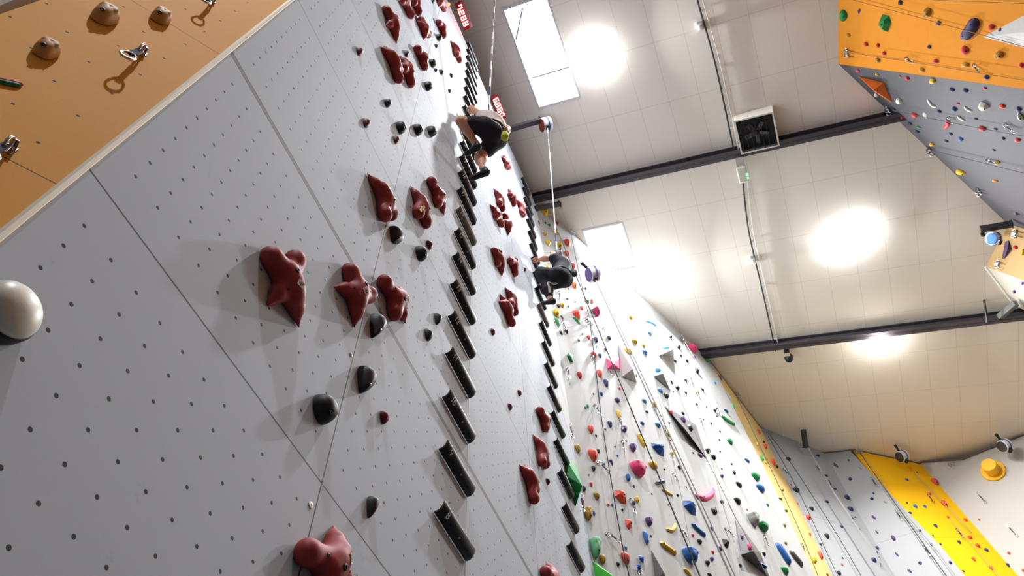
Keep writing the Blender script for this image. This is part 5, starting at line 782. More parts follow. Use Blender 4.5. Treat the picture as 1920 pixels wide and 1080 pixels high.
def sheet_caps(w, pts, r, color, lab):
    """Sausage-shaped hold lying along a line on the wall."""
    P = smooth_pts([V3((p[0], p[1], .0)) for p in pts], 5)
    n = len(P); c = P[n // 2]
    rs = [r * (1 - abs(2 * k / (n - 1) - 1) ** 3.2) ** .5 * 1.0 + .004 for k in range(n)]
    rs[0] = rs[-1] = r * .25
    v, f = [], []
    m = 12
    for i, p in enumerate(P):
        t = (P[min(i + 1, n - 1)] - P[max(i - 1, 0)]).normalized(); s = V3((-t.y, t.x, 0))
        for j in range(m + 1):
            q = math.pi * j / m
            v.append(p - c + s * (rs[i] * math.cos(q)) + V3((0, 0, rs[i] * .95 * math.sin(q))))
    for i in range(n - 1):
        for j in range(m): f.append((i * (m + 1) + j, i * (m + 1) + j + 1, (i + 1) * (m + 1) + j + 1, (i + 1) * (m + 1) + j))
    f.append(tuple(range(m + 1))); f.append(tuple(range((n - 1) * (m + 1) + m, (n - 1) * (m + 1) - 1, -1)))
    o = new_obj('climbing_hold', v, f, hold_mat(color), smooth=True, matrix=FM[w] @ Matrix.Translation((c.x, c.y, .004)))
    tag(o, lab, 'climbing hold', WALLPH[w])
    for k in (n // 4, 3 * n // 4):
        if r > .03: bolt_disc(Matrix.Translation((P[k].x - c.x, P[k].y - c.y, rs[k] * .93)), .012, o)
    return o
for c_ in CAPS:
    o = sheet_caps(*c_)
    if c_[3] == 'melon':
        q = [V3((p[0], p[1], 0)) for p in c_[1]]; m = q[1]
        g = sheet_caps('L', [(p.x, p.y - .0125) for p in q], .006, 'green', 'x')
        del g['label']; del g['category']; del g['group']
        g.name = 'green_underside'; mw = g.matrix_world.copy(); g.parent = o; g.matrix_parent_inverse = o.matrix_world.inverted(); g.matrix_world = mw
        g['label'] = 'green lower edge'

for (w, base, ap, h, color, lab) in VOLS:
    n = len(base); cx = sum(p[0] for p in base) / n; cy = sum(p[1] for p in base) / n
    v = [(p[0] - cx, p[1] - cy, 0) for p in base] + [(ap[0] - cx, ap[1] - cy, h)]
    a2 = sum(base[k][0] * base[(k + 1) % n][1] - base[(k + 1) % n][0] * base[k][1] for k in range(n))
    idx = list(range(n)) if a2 > 0 else list(range(n))[::-1]
    f = [(idx[k], idx[(k + 1) % n], n) for k in range(n)] + [tuple(idx[::-1])]
    o = new_obj('wall_volume', v, f, hold_mat(color), matrix=FM[w] @ Matrix.Translation((cx, cy, .004)))
    o.name = 'plywood_volume'
    bv = o.modifiers.new('edge', 'BEVEL'); bv.width = .006; bv.segments = 2
    tag(o, lab, 'climbing volume', 'volumes screwed to the walls')

# speed holds: one moulded shape, twenty per lane
SP = [((0, .02, .03), (-.10, .10, .025), .062, .06), ((0, .02, .035), (.075, .12, .03), .06, .05), ((.09, .165, .04), (.092, .17, .04), .054, .054),
      ((0, 0, .035), (-.075, -.075, .022), .062, .036), ((-.075, -.075, .02), (-.14, -.15, -.004), .038, .006), ((0, 0, .035), (.07, -.09, .022), .066, .04), ((.07, -.09, .02), (.122, -.168, -.004), .042, .007), ((-.01, .06, .045), (.02, -.05, .045), .058, .058)]
sv, sf = sdf_mesh([(a, b, r0, r1) for a, b, r0, r1 in SP], k=.010, res=.007, floor=0.0)
sp_me = bpy.data.meshes.new('speed_hold'); sp_me.from_pydata(sv, [], sf); sp_me.materials.append(M_RED)
sp_me.polygons.foreach_set('use_smooth', [True] * len(sp_me.polygons)); sp_me.update()
from mathutils.bvhtree import BVHTree
SPB = BVHTree.FromPolygons([V3(v) for v in sv], sf)
def on_hold(x, y):
    q = SPB.ray_cast(V3((x, y, .5)), V3((0, 0, -1))); return q[0], q[1]
ROUTE = [(.132, -.308, 142.2), (-.617, .616, 35.1), (-.156, 1.225, -6.6), (.244, 1.754, 136.2), (-.149, 2.525, -132.4), (.343, 3.354, -160.9), (.625, 4.129, 129.6), (-.545, 4.83, -97.9), (-.315, 5.308, -173.3), (-.127, 6.514, 159.7), (-.733, 5.616, 32.6), (-.733, 6.927, -48.0), (-.57, 7.77, -159.0), (-.262, 7.52, -7.1), (.118, 9.296, 171.8), (.637, 9.88, -148.5), (-.087, 10.399, -25.4)]
SPL = ['chalk-dusted dark red speed hold cut by the bottom edge of the picture', 'big dark red speed hold alone on the near panel, two points down', 'dark red speed hold with a point aimed at the lone big one', 'dark red speed hold just past the seam, above a black foothold', 'dark red speed hold with a ball end, lowest of the three abreast', 'dark red speed hold with a yellow tape tag', 'dark red speed hold beside the tape-tagged one, point downward', 'longest looking dark red speed hold, lying along the one below the black chip', 'dark red speed hold tucked beside the longest looking one', 'dark red speed hold above the large rounded black foothold', 'dark red speed hold above the small teardrop, point downward', 'upper dark red speed hold running off the top of the picture', 'dark red speed hold of the touching pair, upper one, near lane', 'dark red speed hold of the touching pair, lower one, near lane', 'slim dark red speed hold high in the near lane by a black chip', 'dark red speed hold nearest the top rungs of the near lane', 'topmost dark red speed hold of the near lane, below the timer']
SPL2 = {3: 'lowest dark red speed hold of the far lane, cut by the frame', 4: 'dark red far lane speed hold, second lowest, with ball end', 5: 'dark red far lane speed hold, third lowest, with ball end', 6: 'dark red far lane speed hold beside the lower rungs, point down', 7: 'dark red far lane speed hold, lower of the pair beside the black clad climber', 8: 'dark red far lane speed hold, upper of the pair beside the black clad climber', 9: 'dark red far lane speed hold touching the climber shadow', 10: 'dark red far lane speed hold above the pair, point downward', 11: 'dark red far lane speed hold, first of the clustered three', 12: 'dark red far lane speed hold, uppermost of the clustered three', 13: 'dark red far lane speed hold, point-down one of the clustered three', 14: 'dark red far lane speed hold above the cluster, further from the rungs', 15: 'dark red far lane speed hold above the cluster, closer to the rungs', 16: 'topmost dark red speed hold of the far lane, beside the bare legs'}
M_STICK = mat('sticker_white', rgb(226, 222, 222), rough=.4)
M_PRINT = mat('sticker_print', rgb(70, 60, 66), rough=.5)
for lane in (0, 1):
    for k, (u, v, ang) in enumerate(ROUTE):
        if lane == 1 and k not in SPL2: continue
        o = bpy.data.objects.new('speed_hold', sp_me); COL.objects.link(o)
        o.matrix_world = FM['S'] @ Matrix.Translation((u + 3 * lane, v, .003)) @ Matrix.Rotation(math.radians(ang), 4, 'Z') @ Matrix.Scale(.95, 4)
        tag(o, SPL2[k] if lane else SPL[k], 'climbing hold', 'red speed holds of the far lane' if lane else 'red speed holds of the near lane')
        if (lane == 0 and k < 10) or (lane == 1 and k < 7):
            for (bx, by, br) in ((-.022, .042, .015), (-.06, -.06, .008), (.05, .1, .008)):
                p, n = on_hold(bx, by); bolt_disc(align(n, loc=p - n * .002), br, o)
        if lane == 0 and k < 4:
            p, n = on_hold(-.008, -.025); m = align(n, x=V3((1, -.4, 0)), loc=p + n * .001)
            st = new_obj('sticker', *xform(box(0, 0, .0008, .042, .03, .0016), m), M_STICK, o)
            dots = [box(x, y, .0021, .006, .008 if x else .02, .001) for x, y in ((-.01, 0), (0, 0), (.01, .004))]
            new_obj('print', *xform(join(dots), m), M_PRINT, st)
# yellow tape tag hanging off the sixth hold
tt = S(.33, 3.2, .05)
M_TAPE = mat('tape_yellow', rgb(226, 190, 60), rough=.6)
q0 = [S(.30, 3.25, .085), S(.285, 3.215, .10), S(.275, 3.16, .085), S(.262, 3.10, .08)]
tv = []
for p in q0: tv += [p, p + V3((.03, .0, .012))]
tf = [(2 * k, 2 * k + 1, 2 * k + 3, 2 * k + 2) for k in range(3)]
o = new_obj('tape_tag', tv, tf, M_TAPE); sm = o.modifiers.new('thick', 'SOLIDIFY'); sm.thickness = .002
tag(o, 'small yellow tape tag hanging from a red speed hold', 'tape')

# white dome hold with a black rim at the left edge
m = FM['S'] @ Matrix.Translation((DOME[0], DOME[1], .003))
root = empty('dome_hold', matrix=m)
r_ = DOME[2]
new_obj('rim', *lathe([(r_ * .98, 0), (r_, .008), (r_, .034), (r_ * .97, .04), (r_ * .9, .041)], 40), M_BLACK, root, smooth=True)
new_obj('cap', *lathe([(r_ * .93, .035), (r_ * .93, .044), (r_ * .9, .054), (r_ * .8, .064), (r_ * .6, .075), (r_ * .35, .082), (r_ * .12, .0845), (0, .085)], 40), mat('dome_white', rgb(222, 219, 208), rough=.4, noise=.04), root, smooth=True)
tag(root, 'big round white dome hold with a black rim on the grey wall', 'climbing hold')
o = new_obj('bolt_plate', *lathe([(.014, 0), (.014, .003), (.006, .004), (.005, .001), (0, .001)], 16, FM['S'] @ Matrix.Translation((-.035, -.145, .001))), M_WHITE)
o.name = 'washer'; tag(o, 'small white washer beside the panel seam', 'washer')
o = new_obj('washer', *lathe([(.012, 0), (.012, .003), (.006, .004), (.005, .001), (0, .001)], 16, FM['S'] @ Matrix.Translation((-.02, .86, .001))), M_WHITE)
tag(o, 'small white washer on the seam above the black holds', 'washer')

# ----------------------------------------------------------------- ladder rungs
PROF = [(0, -.046), (.018, -.047), (.036, -.041), (.05, -.029), (.06, -.010), (.067, .012), (.066, .017), (.061, .018), (.057, .012), (.051, -.006), (.042, -.021), (.03, -.031), (.016, -.036), (0, -.036)]
def rung_mesh(material):
    V, Fc = [], []
    Lr = .47; n = len(PROF); us = [0, .006, Lr - .03, Lr - .012, Lr]
    for i, u in enumerate(us):
        k = (.94, 1, 1, .96, .8)[i]
        for w_, v_ in PROF: V.append((u, v_ * k, w_ * k))
    for i in range(len(us) - 1):
        for j in range(n - 1): Fc.append((i * n + j, (i + 1) * n + j, (i + 1) * n + j + 1, i * n + j + 1))
    Fc.append(tuple(range(n))); Fc.append(tuple(range((len(us) - 1) * n + n - 1, (len(us) - 1) * n - 1, -1)))
    me = bpy.data.meshes.new('ladder_rung'); me.from_pydata(V, [], Fc); me.materials.append(material)
    me.polygons.foreach_set('use_smooth', [len(p.vertices) == 4 for p in me.polygons]); me.update()
    return me
RM = {0: rung_mesh(M_RUNG), 1: rung_mesh(M_RUNGG)}
NUMW = 'eight nine ten eleven twelve thirteen fourteen fifteen sixteen seventeen eighteen nineteen twenty twenty-one twenty-two twenty-three twenty-four twenty-five twenty-six twenty-seven twenty-eight twenty-nine thirty thirty-one'.split()
ORDW = 'lowest second third fourth fifth sixth seventh eighth ninth tenth eleventh twelfth thirteenth fourteenth fifteenth sixteenth seventeenth eighteenth nineteenth twentieth twenty-first twenty-second twenty-third twenty-fourth'.split()
up_t = V3((0, .79, .61)); nn_t = V3((0, -.61, .79))
for lane in (0, 1):
    for k in range(0, 24):
        if lane == 1 and k < 4: continue
        grey = (lane == 0 and k == 8) or (lane == 1 and k == 13)
        o = bpy.data.objects.new('ladder_rung', RM[1 if grey else 0]); COL.objects.link(o)
        o.matrix_world = FM['S'] @ Matrix.Translation((1.04 + 3 * lane, .735 + .5 * k, .003))
        if lane == 0: lab = '%s ladder rung number %s in the near speed lane' % ('dusty grey' if grey else 'black', NUMW[k])
        else: lab = '%s ladder rung in the far lane, %s' % ('dusty grey' if grey else 'black', 'lowest one visible' if k == 4 else ORDW[k - 4] + ' up from the lowest visible')
        tag(o, lab, 'ladder rung', 'ladder rungs of the near lane' if lane == 0 else 'ladder rungs of the far lane')
        if lane == 0 and k < 16:
            cu = bpy.data.curves.new('number', 'FONT'); cu.body = str(8 + k); cu.size = .062; cu.extrude = .001; cu.align_x = 'CENTER'; cu.align_y = 'CENTER'; cu.materials.append(M_WHITE)
            tmp = bpy.data.objects.new('number_curve', cu); COL.objects.link(tmp); bpy.context.view_layer.update()
            nme = bpy.data.meshes.new_from_object(tmp.evaluated_get(bpy.context.evaluated_depsgraph_get())); bpy.data.objects.remove(tmp); bpy.data.curves.remove(cu)
            t = bpy.data.objects.new('number', nme); COL.objects.link(t); t.parent = o
            p = V3((.07, -.0335, .0545))
            t.matrix_local = Matrix(((1, 0, 0, p.x), (0, up_t.y, nn_t.y, p.y), (0, up_t.z, nn_t.z, p.z), (0, 0, 0, 1)))
        if k < 8:
            for bu in (.14, .26, .38):
                bd = bolt_disc(align((0, -.9, .43), loc=(bu, -.0385, .0415)), .007, o)
                if bu == .26: bd.data.materials[0] = M_STEEL

# ----------------------------------------------------------------- quickdraws and anchors
def ovalring(c, ax, ay, nrm_, a, b, r):
    pts = [c + ax * (a * math.cos(t)) + ay * (b * math.sin(t) * (1 + .18 * math.cos(t))) for t in [2 * math.pi * i / 18 for i in range(18)]]
    return tube(pts, r, 6, closed=True)
for (w, P, Q, lab) in DRAWS:
    P = V3(P); Q = V3(Q); n = V3(FRAMES[w][3]); L_ = (Q - P).length
    root = empty('quickdraw', P + n * .003); inv = Matrix.Translation(-(P + n * .003))
    d = (Q - P).normalized(); side = d.cross(n).normalized(); fr = side.cross(d)
    tag(root, lab, 'quickdraw', 'quickdraws hanging on the walls')
    big = 1.0
    hb = xform(box(0, 0, .002, .03, .045, .004), align(n, x=side, loc=P + n * .001)); hb2 = lathe([(.011, .004), (.011, .012), (0, .012)], 8, align(n, loc=P + n * .002)); hb3 = xform(box(0, -.02, .014, .022, .004, .03), align(n, x=side, loc=P + n * .002))
    new_obj('hanger', *xform(join([hb, hb2, hb3]), inv), M_STEEL, root)
    p0 = P + n * .03; L2 = (Q - p0).length; d2 = (Q - p0).normalized()
    cl = min(.09, L2 * .36)
    s2 = d2.cross(n).normalized(); f2_ = s2.cross(d2)
    new_obj('upper_carabiner', *xform(ovalring(p0 + d2 * cl * .42, d2, f2_, s2, cl * .5, .024, .0052), inv), M_STEEL, root, smooth=True)
    a0 = p0 + d2 * (cl * .8); a1_ = Q - d2 * (cl * .8); mid = (a0 + a1_) / 2
    new_obj('sling', *xform(xform(box(0, 0, 0, .02, .01, (a1_ - a0).length + .02), align(d2, x=s2, loc=mid)), inv), M_SLING, root)
    new_obj('lower_carabiner', *xform(ovalring(Q - d2 * cl * .42, d2, s2, f2_, cl * .5, .027, .0055), inv), M_STEEL, root, smooth=True)
for (w, P, lab) in ANCHORS:
    P = V3(P); n = V3(FRAMES[w][3]); ev = V3(FRAMES[w][2]); eu = V3(FRAMES[w][1])
    m = align(n, x=eu, loc=P + n * .002); root = empty('rope_anchor', P); inv = Matrix.Translation(-P)
    tag(root, lab, 'rope anchor', 'rope anchors along the wall tops')
    new_obj('plate', *xform(join([xform(box(0, 0, .006, .16, .05, .012), m), xform(box(-.06, 0, .035, .02, .03, .06), m), xform(box(.06, 0, .035, .02, .03, .06), m), xform(box(0, 0, .065, .15, .02, .012), m)]), inv), M_STEEL, root)
    for sx in (-.05, .05):
        c = P + n * .075 + eu * sx - ev * .05
        new_obj('carabiner', *xform(ovalring(c, -ev, n, eu, .06, .032, .008), inv), M_STEEL, root, smooth=True)

# ----------------------------------------------------------------- ropes
for (pts, r, lab) in ROPES:
    m_ = M_ROPEL if ('pale' in lab or 'grey rope' in lab or 'tan' in lab or 'thin' in lab or 'webbing' in lab) else M_ROPE
    if 'orange overhang' in lab: m_ = mat('rope_brown', rgb(140, 100, 58), rough=.9, noise=.25, nscale=80)
    elif 'grey overhang' in lab: m_ = mat('rope_mauve', rgb(98, 88, 92), rough=.9, noise=.25, nscale=80)
    P = smooth_pts(pts, 4)
    if 'webbing' in lab:
        v, f = [], []
        for i, p in enumerate(P):
            t = (P[min(i + 1, len(P) - 1)] - P[max(i - 1, 0)]).normalized(); s = V3(FRAMES['D'][3]).cross(t).normalized()
            v += [p - s * .025, p + s * .025]
        f = [(2 * k, 2 * k + 1, 2 * k + 3, 2 * k + 2) for k in range(len(P) - 1)]
        o = new_obj('webbing_strap', v, f, mat('webbing_grey', rgb(146, 152, 148), rough=.9, noise=.1)); sm = o.modifiers.new('thick', 'SOLIDIFY'); sm.thickness = .003
        tag(o, lab, 'strap'); continue
    o = new_obj('climbing_rope', *tube(P, r, 6), m_, smooth=True)
    tag(o, lab, 'rope', 'ropes along the climbing walls')
def plumb(P, name, r, material, lab, z1=.6):
    P = V3(P); n = 24
    o = new_obj(name, *tube([P + V3((0, 0, (z1 - P.z) * i / n)) for i in range(n + 1)], r, 8), material, smooth=True)
    return tag(o, lab, 'rope', 'free hanging ropes')

IML = -V3(CAMERA['right']); IMD = V3(CAMERA['down'])
def facing(P, l, d, t):
    return IML * l + IMD * d + (V3(CAMERA['loc']) - V3(P)).normalized() * t
# ----------------------------------------------------------------- steel arms and belay drums
def bar_between(a, b, wd, dp, upv=V3((0, 0, 1))):
    a = V3(a); b = V3(b); d = b - a; m = align(d, x=upv, loc=(a + b) / 2); return xform(box(0, 0, 0, dp, wd, d.length), m)
M_DRUMW = mat('drum_white', rgb(214, 214, 222), rough=.4)
M_BANDP = mat('band_violet', rgb(96, 84, 150), rough=.5); M_BANDB = mat('band_blue', rgb(58, 84, 150), rough=.5); M_BANDR = mat('band_red', rgb(150, 60, 50), rough=.5); M_BLUE = mat('lens_blue', rgb(60, 110, 200), rough=.3)
def drum(P, axis, label, plate, band, r=.165, wd=.2, hang=V3((0, 0, .16)), hook=None):
    P = V3(P); root = empty('belay_drum', P); inv = Matrix.Translation(-P)
    ax = V3(axis).normalized(); m = align(ax, loc=P)
    h = wd / 2
    new_obj('drum', *xform(lathe([(r * .9, -h), (r, -h + .02), (r, h - .02), (r * .9, h)], 28, m), inv), M_DRUMW, root, smooth=False)
    new_obj('side_plate', *xform(lathe([(r * .86, h), (r * .86, h + .012), (r * .6, h + .016), (0, h + .016)], 28, m), inv), plate, root)
    for z in (-.012,): new_obj('band', *xform(lathe([(r, z - .014), (r + .006, z - .014), (r + .006, z + .014), (r, z + .014)], 28, m), inv), band, root)
    new_obj('nozzle', *xform(xform(box(0, 0, 0, .07, .1, .09), align((0, 0, 1), x=ax, loc=P - V3((0, 0, r + .02)))), inv), M_BLACK, root)
    a = P + hang * (r / hang.length * .9); b = hook if hook is not None else P + hang * 1.9
    new_obj('bracket', *xform(join([bar_between(a, b, .05, .03), xform(box(0, 0, 0, .08, .06, .05), align(hang, loc=b))]), inv), M_BLACK, root)
    return tag(root, label, 'belay device', 'auto belay drums under the roof')
def arm(name, a, b, wd, dp, lab, material=None):
    a = V3(a); b = V3(b); root = empty(name, a); inv = Matrix.Translation(-a)
    new_obj('bar', *xform(bar_between(a, b, wd, dp), inv), material or M_DARKSTEEL, root)
    d = (b - a).normalized()
    new_obj('end_plate', *xform(bar_between(b - d * .005, b + d * .012, wd * 1.25, dp * 1.25), inv), M_BLACK, root)
    return tag(root, lab, 'support arm', 'steel arms carrying the belay drums')
e1_ = S(3.22, 12.85, .80)
arm('support_arm', S(3.02, 12.45, .01), e1_, .1, .13, 'long dark steel arm above the two timers')
D1 = S(3.33, 12.93, .86) + V3((0, 0, -.16))
drum(D1, facing(D1, .93, .15, .34), 'white belay drum with blue bands on the long arm between the lanes', M_BANDR, M_BANDB, hang=V3((0, 0, .2)), hook=e1_)
e2_ = S(5.2, 12.8, .55)
arm('support_arm', S(5.02, 12.62, .01), e2_, .09, .11, 'short dark steel arm at the top corner of the off-white wall')
D2 = V3(PD2)
drum(D2, facing(D2, .93, .12, .36), 'white belay drum with violet bands beside the farther skylight', M_BANDP, M_BANDP, hang=(IML * .7 - IMD * .7) * .16)
drum(PD3, facing(PD3, .82, .3, .44), 'white belay drum at the top of the yellow wall', M_DARKSTEEL, M_BANDB, r=.15, hang=(IML * .55 - IMD * .8) * .17)
drum(PD4, facing(PD4, .8, .36, .42), 'white belay drum at the top of the far white wall', M_DARKSTEEL, M_BANDB, r=.15, hang=(IML * .6 - IMD * .75) * .17)
d5 = drum(FIXK['d5'], facing(FIXK['d5'], .7, .1, .7), 'silver belay drum with a blue lens beside the plywood box', M_BLUE, M_BLACK, r=.13, wd=.18, hang=V3((.06, -.02, .2)))
arm('support_arm', FIXK['armk0'], FIXK['armk1'], .09, .12, 'black steel arm over the blue lens drum')
arm('support_arm', FIXK['armq1'], FIXK['armq0'], .1, .12, 'dark grey steel arm slanting from the plywood box to the beam', mat('arm_grey', rgb(84, 86, 86), rough=.5))
arm('ceiling_bracket', FIXK['br0'], FIXK['br1'], .03, .04, 'thin black bracket under the ceiling by the plywood box')
arm('support_arm', FIXK['armD0'], FIXK['armD1'], .09, .12, 'black steel arm over the grey wall strap')

M_STRAP = mat('strap_light', rgb(232, 230, 228), rough=.8)
M_STRAPD = mat('strap_blue', rgb(58, 70, 120), rough=.8)

# ----------------------------------------------------------------- timers
M_LED = mat('led_red', rgb(255, 60, 40), emit=(1.0, .17, .14, 1), estr=45.0)
M_TBOX = mat('timer_case', rgb(140, 46, 52), rough=.5)  # red glow of the digits is put into the case colour
SEG = dict(zip('0123456789', ('abcdef', 'bc', 'abged', 'abgcd', 'fgbc', 'afgcd', 'afgedc', 'abcf', 'abcdefg', 'abcdfg')))
for i, ((A, B, a2, b2), txt) in enumerate(zip(TIMERS, ('7.288', '6.880'))):
    A, B, a2, b2 = [S(*q) for q in (A, B, a2, b2)]
    x = (B - A); Lx = x.length; x.normalize(); y = (a2 + b2 - A - B); y = (y - x * y.dot(x)); Ly = y.length / 2; y.normalize(); z = x.cross(y)
    if z.z > 0: z = -z
    m = Matrix(((x.x, y.x, z.x, 0), (x.y, y.y, z.y, 0), (x.z, y.z, z.z, 0), (0, 0, 0, 1)))
    C0 = (A + B + a2 + b2) / 4; root = empty('race_timer', C0)
    v, f = box(0, 0, -.045, Lx, Ly, .09)
    new_obj('case', *xform((v, f), m), M_TBOX, root)
    segs = []; cw = Lx / 5.2; hh = Ly * .72; xx = -Lx / 2 + cw * .95
    def bar_(x0, y0, x1, y1, t=.2):
        return box((x0 + x1) / 2, (y0 + y1) / 2, .003, abs(x1 - x0) + t * cw * .62, abs(y1 - y0) + t * cw * .62, .006)
    for ch in txt:
        if ch == '.':
            segs.append(box(xx - cw * .42, -hh / 2, .003, .018, .018, .006)); continue
        w_ = cw * .3; h2 = hh / 2
        G = dict(a=(-w_, h2, w_, h2), b=(w_, .0, w_, h2), c=(w_, -h2, w_, 0), d=(-w_, -h2, w_, -h2), e=(-w_, -h2, -w_, 0), f=(-w_, 0, -w_, h2), g=(-w_, 0, w_, 0))
        for s_ in SEG[ch]:
            q = G[s_]; segs.append(bar_(q[0] + xx, q[1], q[2] + xx, q[3]))
        xx += cw * 1.08
    new_obj('digits', *xform(join(segs), m), M_LED, root)
    new_obj('bezel', *xform(join([box(0, Ly / 2, .004, Lx, .008, .012), box(0, -Ly / 2, .004, Lx, .008, .012), box(-Lx / 2, 0, .004, .008, Ly, .012), box(Lx / 2, 0, .004, .008, Ly, .012)]), m), M_TBOX, root)
    tag(root, 'red LED race timer at the wall top above the %s' % ('near lane' if i == 0 else 'steel arm and bare-legged climber'), 'timer', 'race timers')
o = new_obj('indicator_lamp', *lathe([(.03, 0), (.03, .03), (.02, .05), (0, .055)], 12, FM['S'] @ Matrix.Translation((.18, 11.6, .003))), mat('led_dot', rgb(255, 60, 30), emit=(1, .16, .06, 1), estr=4))
tag(o, 'small red lamp at the wall edge below the upper timer', 'lamp')

# ----------------------------------------------------------------- ceiling fittings
M_DOME = mat('lamp_diffuser', (1, 1, 1, 1), emit=(.96, .98, 1.0, 1), estr=LAMP_EMIT)
M_DOME2 = mat('lamp_diffuser_small', (1, 1, 1, 1), emit=(1.0, .97, .92, 1), estr=LAMP_EMIT * 1.8)
M_LBODY = mat('lamp_body', rgb(225, 225, 225), rough=.5)
def lamp(P, r, lab, power=1.0):
    P = V3(P); root = empty('ceiling_lamp', P); inv = Matrix.Translation(-P)
    m = align(CN, loc=P)
    new_obj('housing', *xform(lathe([(r * .5, 0), (r * .5, .04), (r * .7, .06), (r * .7, .08)], 28, m), inv), M_LBODY, root)
    new_obj('diffuser', *xform(lathe([(r * .72, .065), (r * .95, .085), (r, .115), (r * .96, .16), (r * .8, .21), (r * .5, .245), (r * .2, .26), (0, .262)], 28, m), inv), M_DOME2 if r < .21 else M_DOME, root, smooth=True)
    tag(root, lab, 'ceiling lamp', 'round lamps under the ceiling')
    ld = bpy.data.lights.new('lamp_light', 'AREA'); ld.shape = 'DISK'; ld.size = .3; ld.energy = LAMP_W * power; ld.color = (.94, .97, 1.0) if r > .21 else (1.0, .95, .88); ld.spread = math.radians(165)
    lo = bpy.data.objects.new('lamp_light', ld); COL.objects.link(lo)
    lo.matrix_world = align(V3((0, 0, 1)), loc=P + CN * .3)
    lo.parent = root; lo.matrix_parent_inverse = Matrix.Translation(P).inverted()
LL = ['round ceiling lamp beside the near skylight', 'round ceiling lamp beside the far skylight', 'lower lamp of the close pair between the beams', 'upper lamp of the close pair between the beams', 'small round lamp on the farther beam']
for k, (P, lab) in enumerate(zip(LAMPS, LL)):
    lamp(P if k < 4 else V3(P) + CN * .2, (.30, .27, .24, .24, .2)[k], lab, (1.35, 1.75, .46, .46, 1.3)[k])
for k, (x, s_) in enumerate(((-6.5, 2.5),)): lamp(cp(x, s_), .3, power=2.3, lab=('round ceiling lamp behind the viewer near the speed wall', 'round ceiling lamp behind the viewer near the overhang')[k])

def ceil_frame(P): return frame_matrix(V3(P), (1, 0, 0), CB, CN)
# fan heater: dark square box in a white frame
P = V3(FIX['fan']); m = ceil_frame(P); root = empty('fan_heater', P); inv = Matrix.Translation(-P)
new_obj('casing', *xform(xform(join([box(0, -.36, .16, .74, .03, .32), box(0, .36, .16, .74, .03, .32), box(-.36, 0, .16, .03, .74, .32), box(.36, 0, .16, .03, .74, .32), box(0, 0, .02, .74, .74, .03)]), m), inv), mat('heater_white', rgb(226, 224, 214), rough=.5), root)
new_obj('grille', *xform(xform(join([box(0, 0, .2, .69, .69, .02)] + [box(0, y, .3, .69, .012, .03) for y in (-.3, -.2, -.1, 0, .1, .2, .3)] + [box(x, 0, .3, .012, .69, .03) for x in (-.3, .3)]), m), inv), M_BLACK, root)
for k in range(5):
    a = 2 * math.pi * k / 5
    bl = xform(box(.14, 0, 0, .2, .09, .008), Matrix.Rotation(a, 4, 'Z') @ Matrix.Rotation(.5, 4, 'X'))
    new_obj('fan_blade', *xform(xform(bl, m @ Matrix.Translation((0, 0, .255))), inv), mat('blade_grey', rgb(96, 96, 104), rough=.4), root)
new_obj('hub', *xform(lathe([(.05, .22), (.05, .28), (0, .29)], 14, m), inv), M_BLACK, root)
tag(root, 'square black fan heater in a white case by the nearer beam', 'fan heater')
# junction box with green light under the beam
P = V3(FIX['box']); m = ceil_frame(P); root = empty('access_point', P); inv = Matrix.Translation(-P)
bx = new_obj('housing', *xform(xform(box(0, 0, .3, .36, .2, .12), m), inv), mat('box_cream', rgb(214, 212, 196), rough=.5), root)
bv = bx.modifiers.new('edge', 'BEVEL'); bv.width = .03; bv.segments = 3
new_obj('status_light', *xform(xform(join([box(.0, .09, .362, .05, .035, .008), box(.08, .09, .362, .03, .03, .008)]), m), inv), mat('led_green', rgb(60, 230, 90), emit=(.1, 1, .25, 1), estr=5), root)
for bx_ in (box(-.19, -.06, .16, .02, .02, .28), box(-.19, .06, .16, .02, .02, .28), box(.13, .0, .14, .02, .1, .2)): new_obj('bracket', *xform(xform(bx_, m), inv), M_STEEL, root)
new_obj('tray', *xform(xform(box(-.29, 0, .27, .18, .16, .015), m), inv), M_STEEL, root)
tag(root, 'cream box with a green light hung below the nearer beam', 'wireless box')
for nm, lab in (('j1', 'small white light fitting on the cable run near the top of the picture'), ('j2', 'small white light fitting on the cable run between the beams')):
    P = V3(FIX[nm]); m = ceil_frame(P); root = empty('light_fitting', P); inv = Matrix.Translation(-P)
    new_obj('body', *xform(xform(box(0, 0, .06, .16, .09, .12), m), inv), M_LBODY, root); new_obj('lens', *xform(lathe([(.05, .12), (.045, .15), (0, .165)], 12, m), inv), M_WHITE, root)
    tag(root, lab, 'light fitting', 'light fittings on the cable run')
P = V3(FIX['cam']); m = ceil_frame(P); root = empty('dome_camera', P); inv = Matrix.Translation(-P)
new_obj('mount', *xform(xform(join([box(-.16, -.02, .16, .1, .12, .24), box(-.06, 0, .2, .2, .02, .02)]), m), inv), M_STEEL, root)
new_obj('dome', *xform(lathe([(.1, .16), (.105, .2), (.1, .26), (.075, .31), (.04, .335), (0, .34)], 24, m), inv), M_BLACK, root, smooth=True)
tag(root, 'black dome camera hanging under the farther beam', 'camera')
cab = []
for seg, lab in zip(CONDUIT, ('dark cable run with white clips over the nearer roof bay', 'cable run from the cream box to the farther beam')):
    P = [V3(p) + CN * .06 for p in seg]; P = [p + V3((0, .02 * math.sin(i * 2.1), 0)) for i, p in enumerate(P)]
    root = empty('cable_run', P[0]); inv = Matrix.Translation(-P[0])
    new_obj('cable', *xform(tube(smooth_pts(P, 6), .017, 6), inv), M_ROPE, root)
    Q = smooth_pts(P, 5)
    new_obj('conduit', *xform(tube([p + CB * .09 for p in Q], .012, 6), inv), M_WHITE, root)
    for p in Q[2::4]: new_obj('clip', *xform(xform(box(0, .03, .0, .03, .14, .03), ceil_frame(p - CN * .02)), inv), M_WHITE, root)
    tag(root, lab, 'cable', 'cable runs on the ceiling')

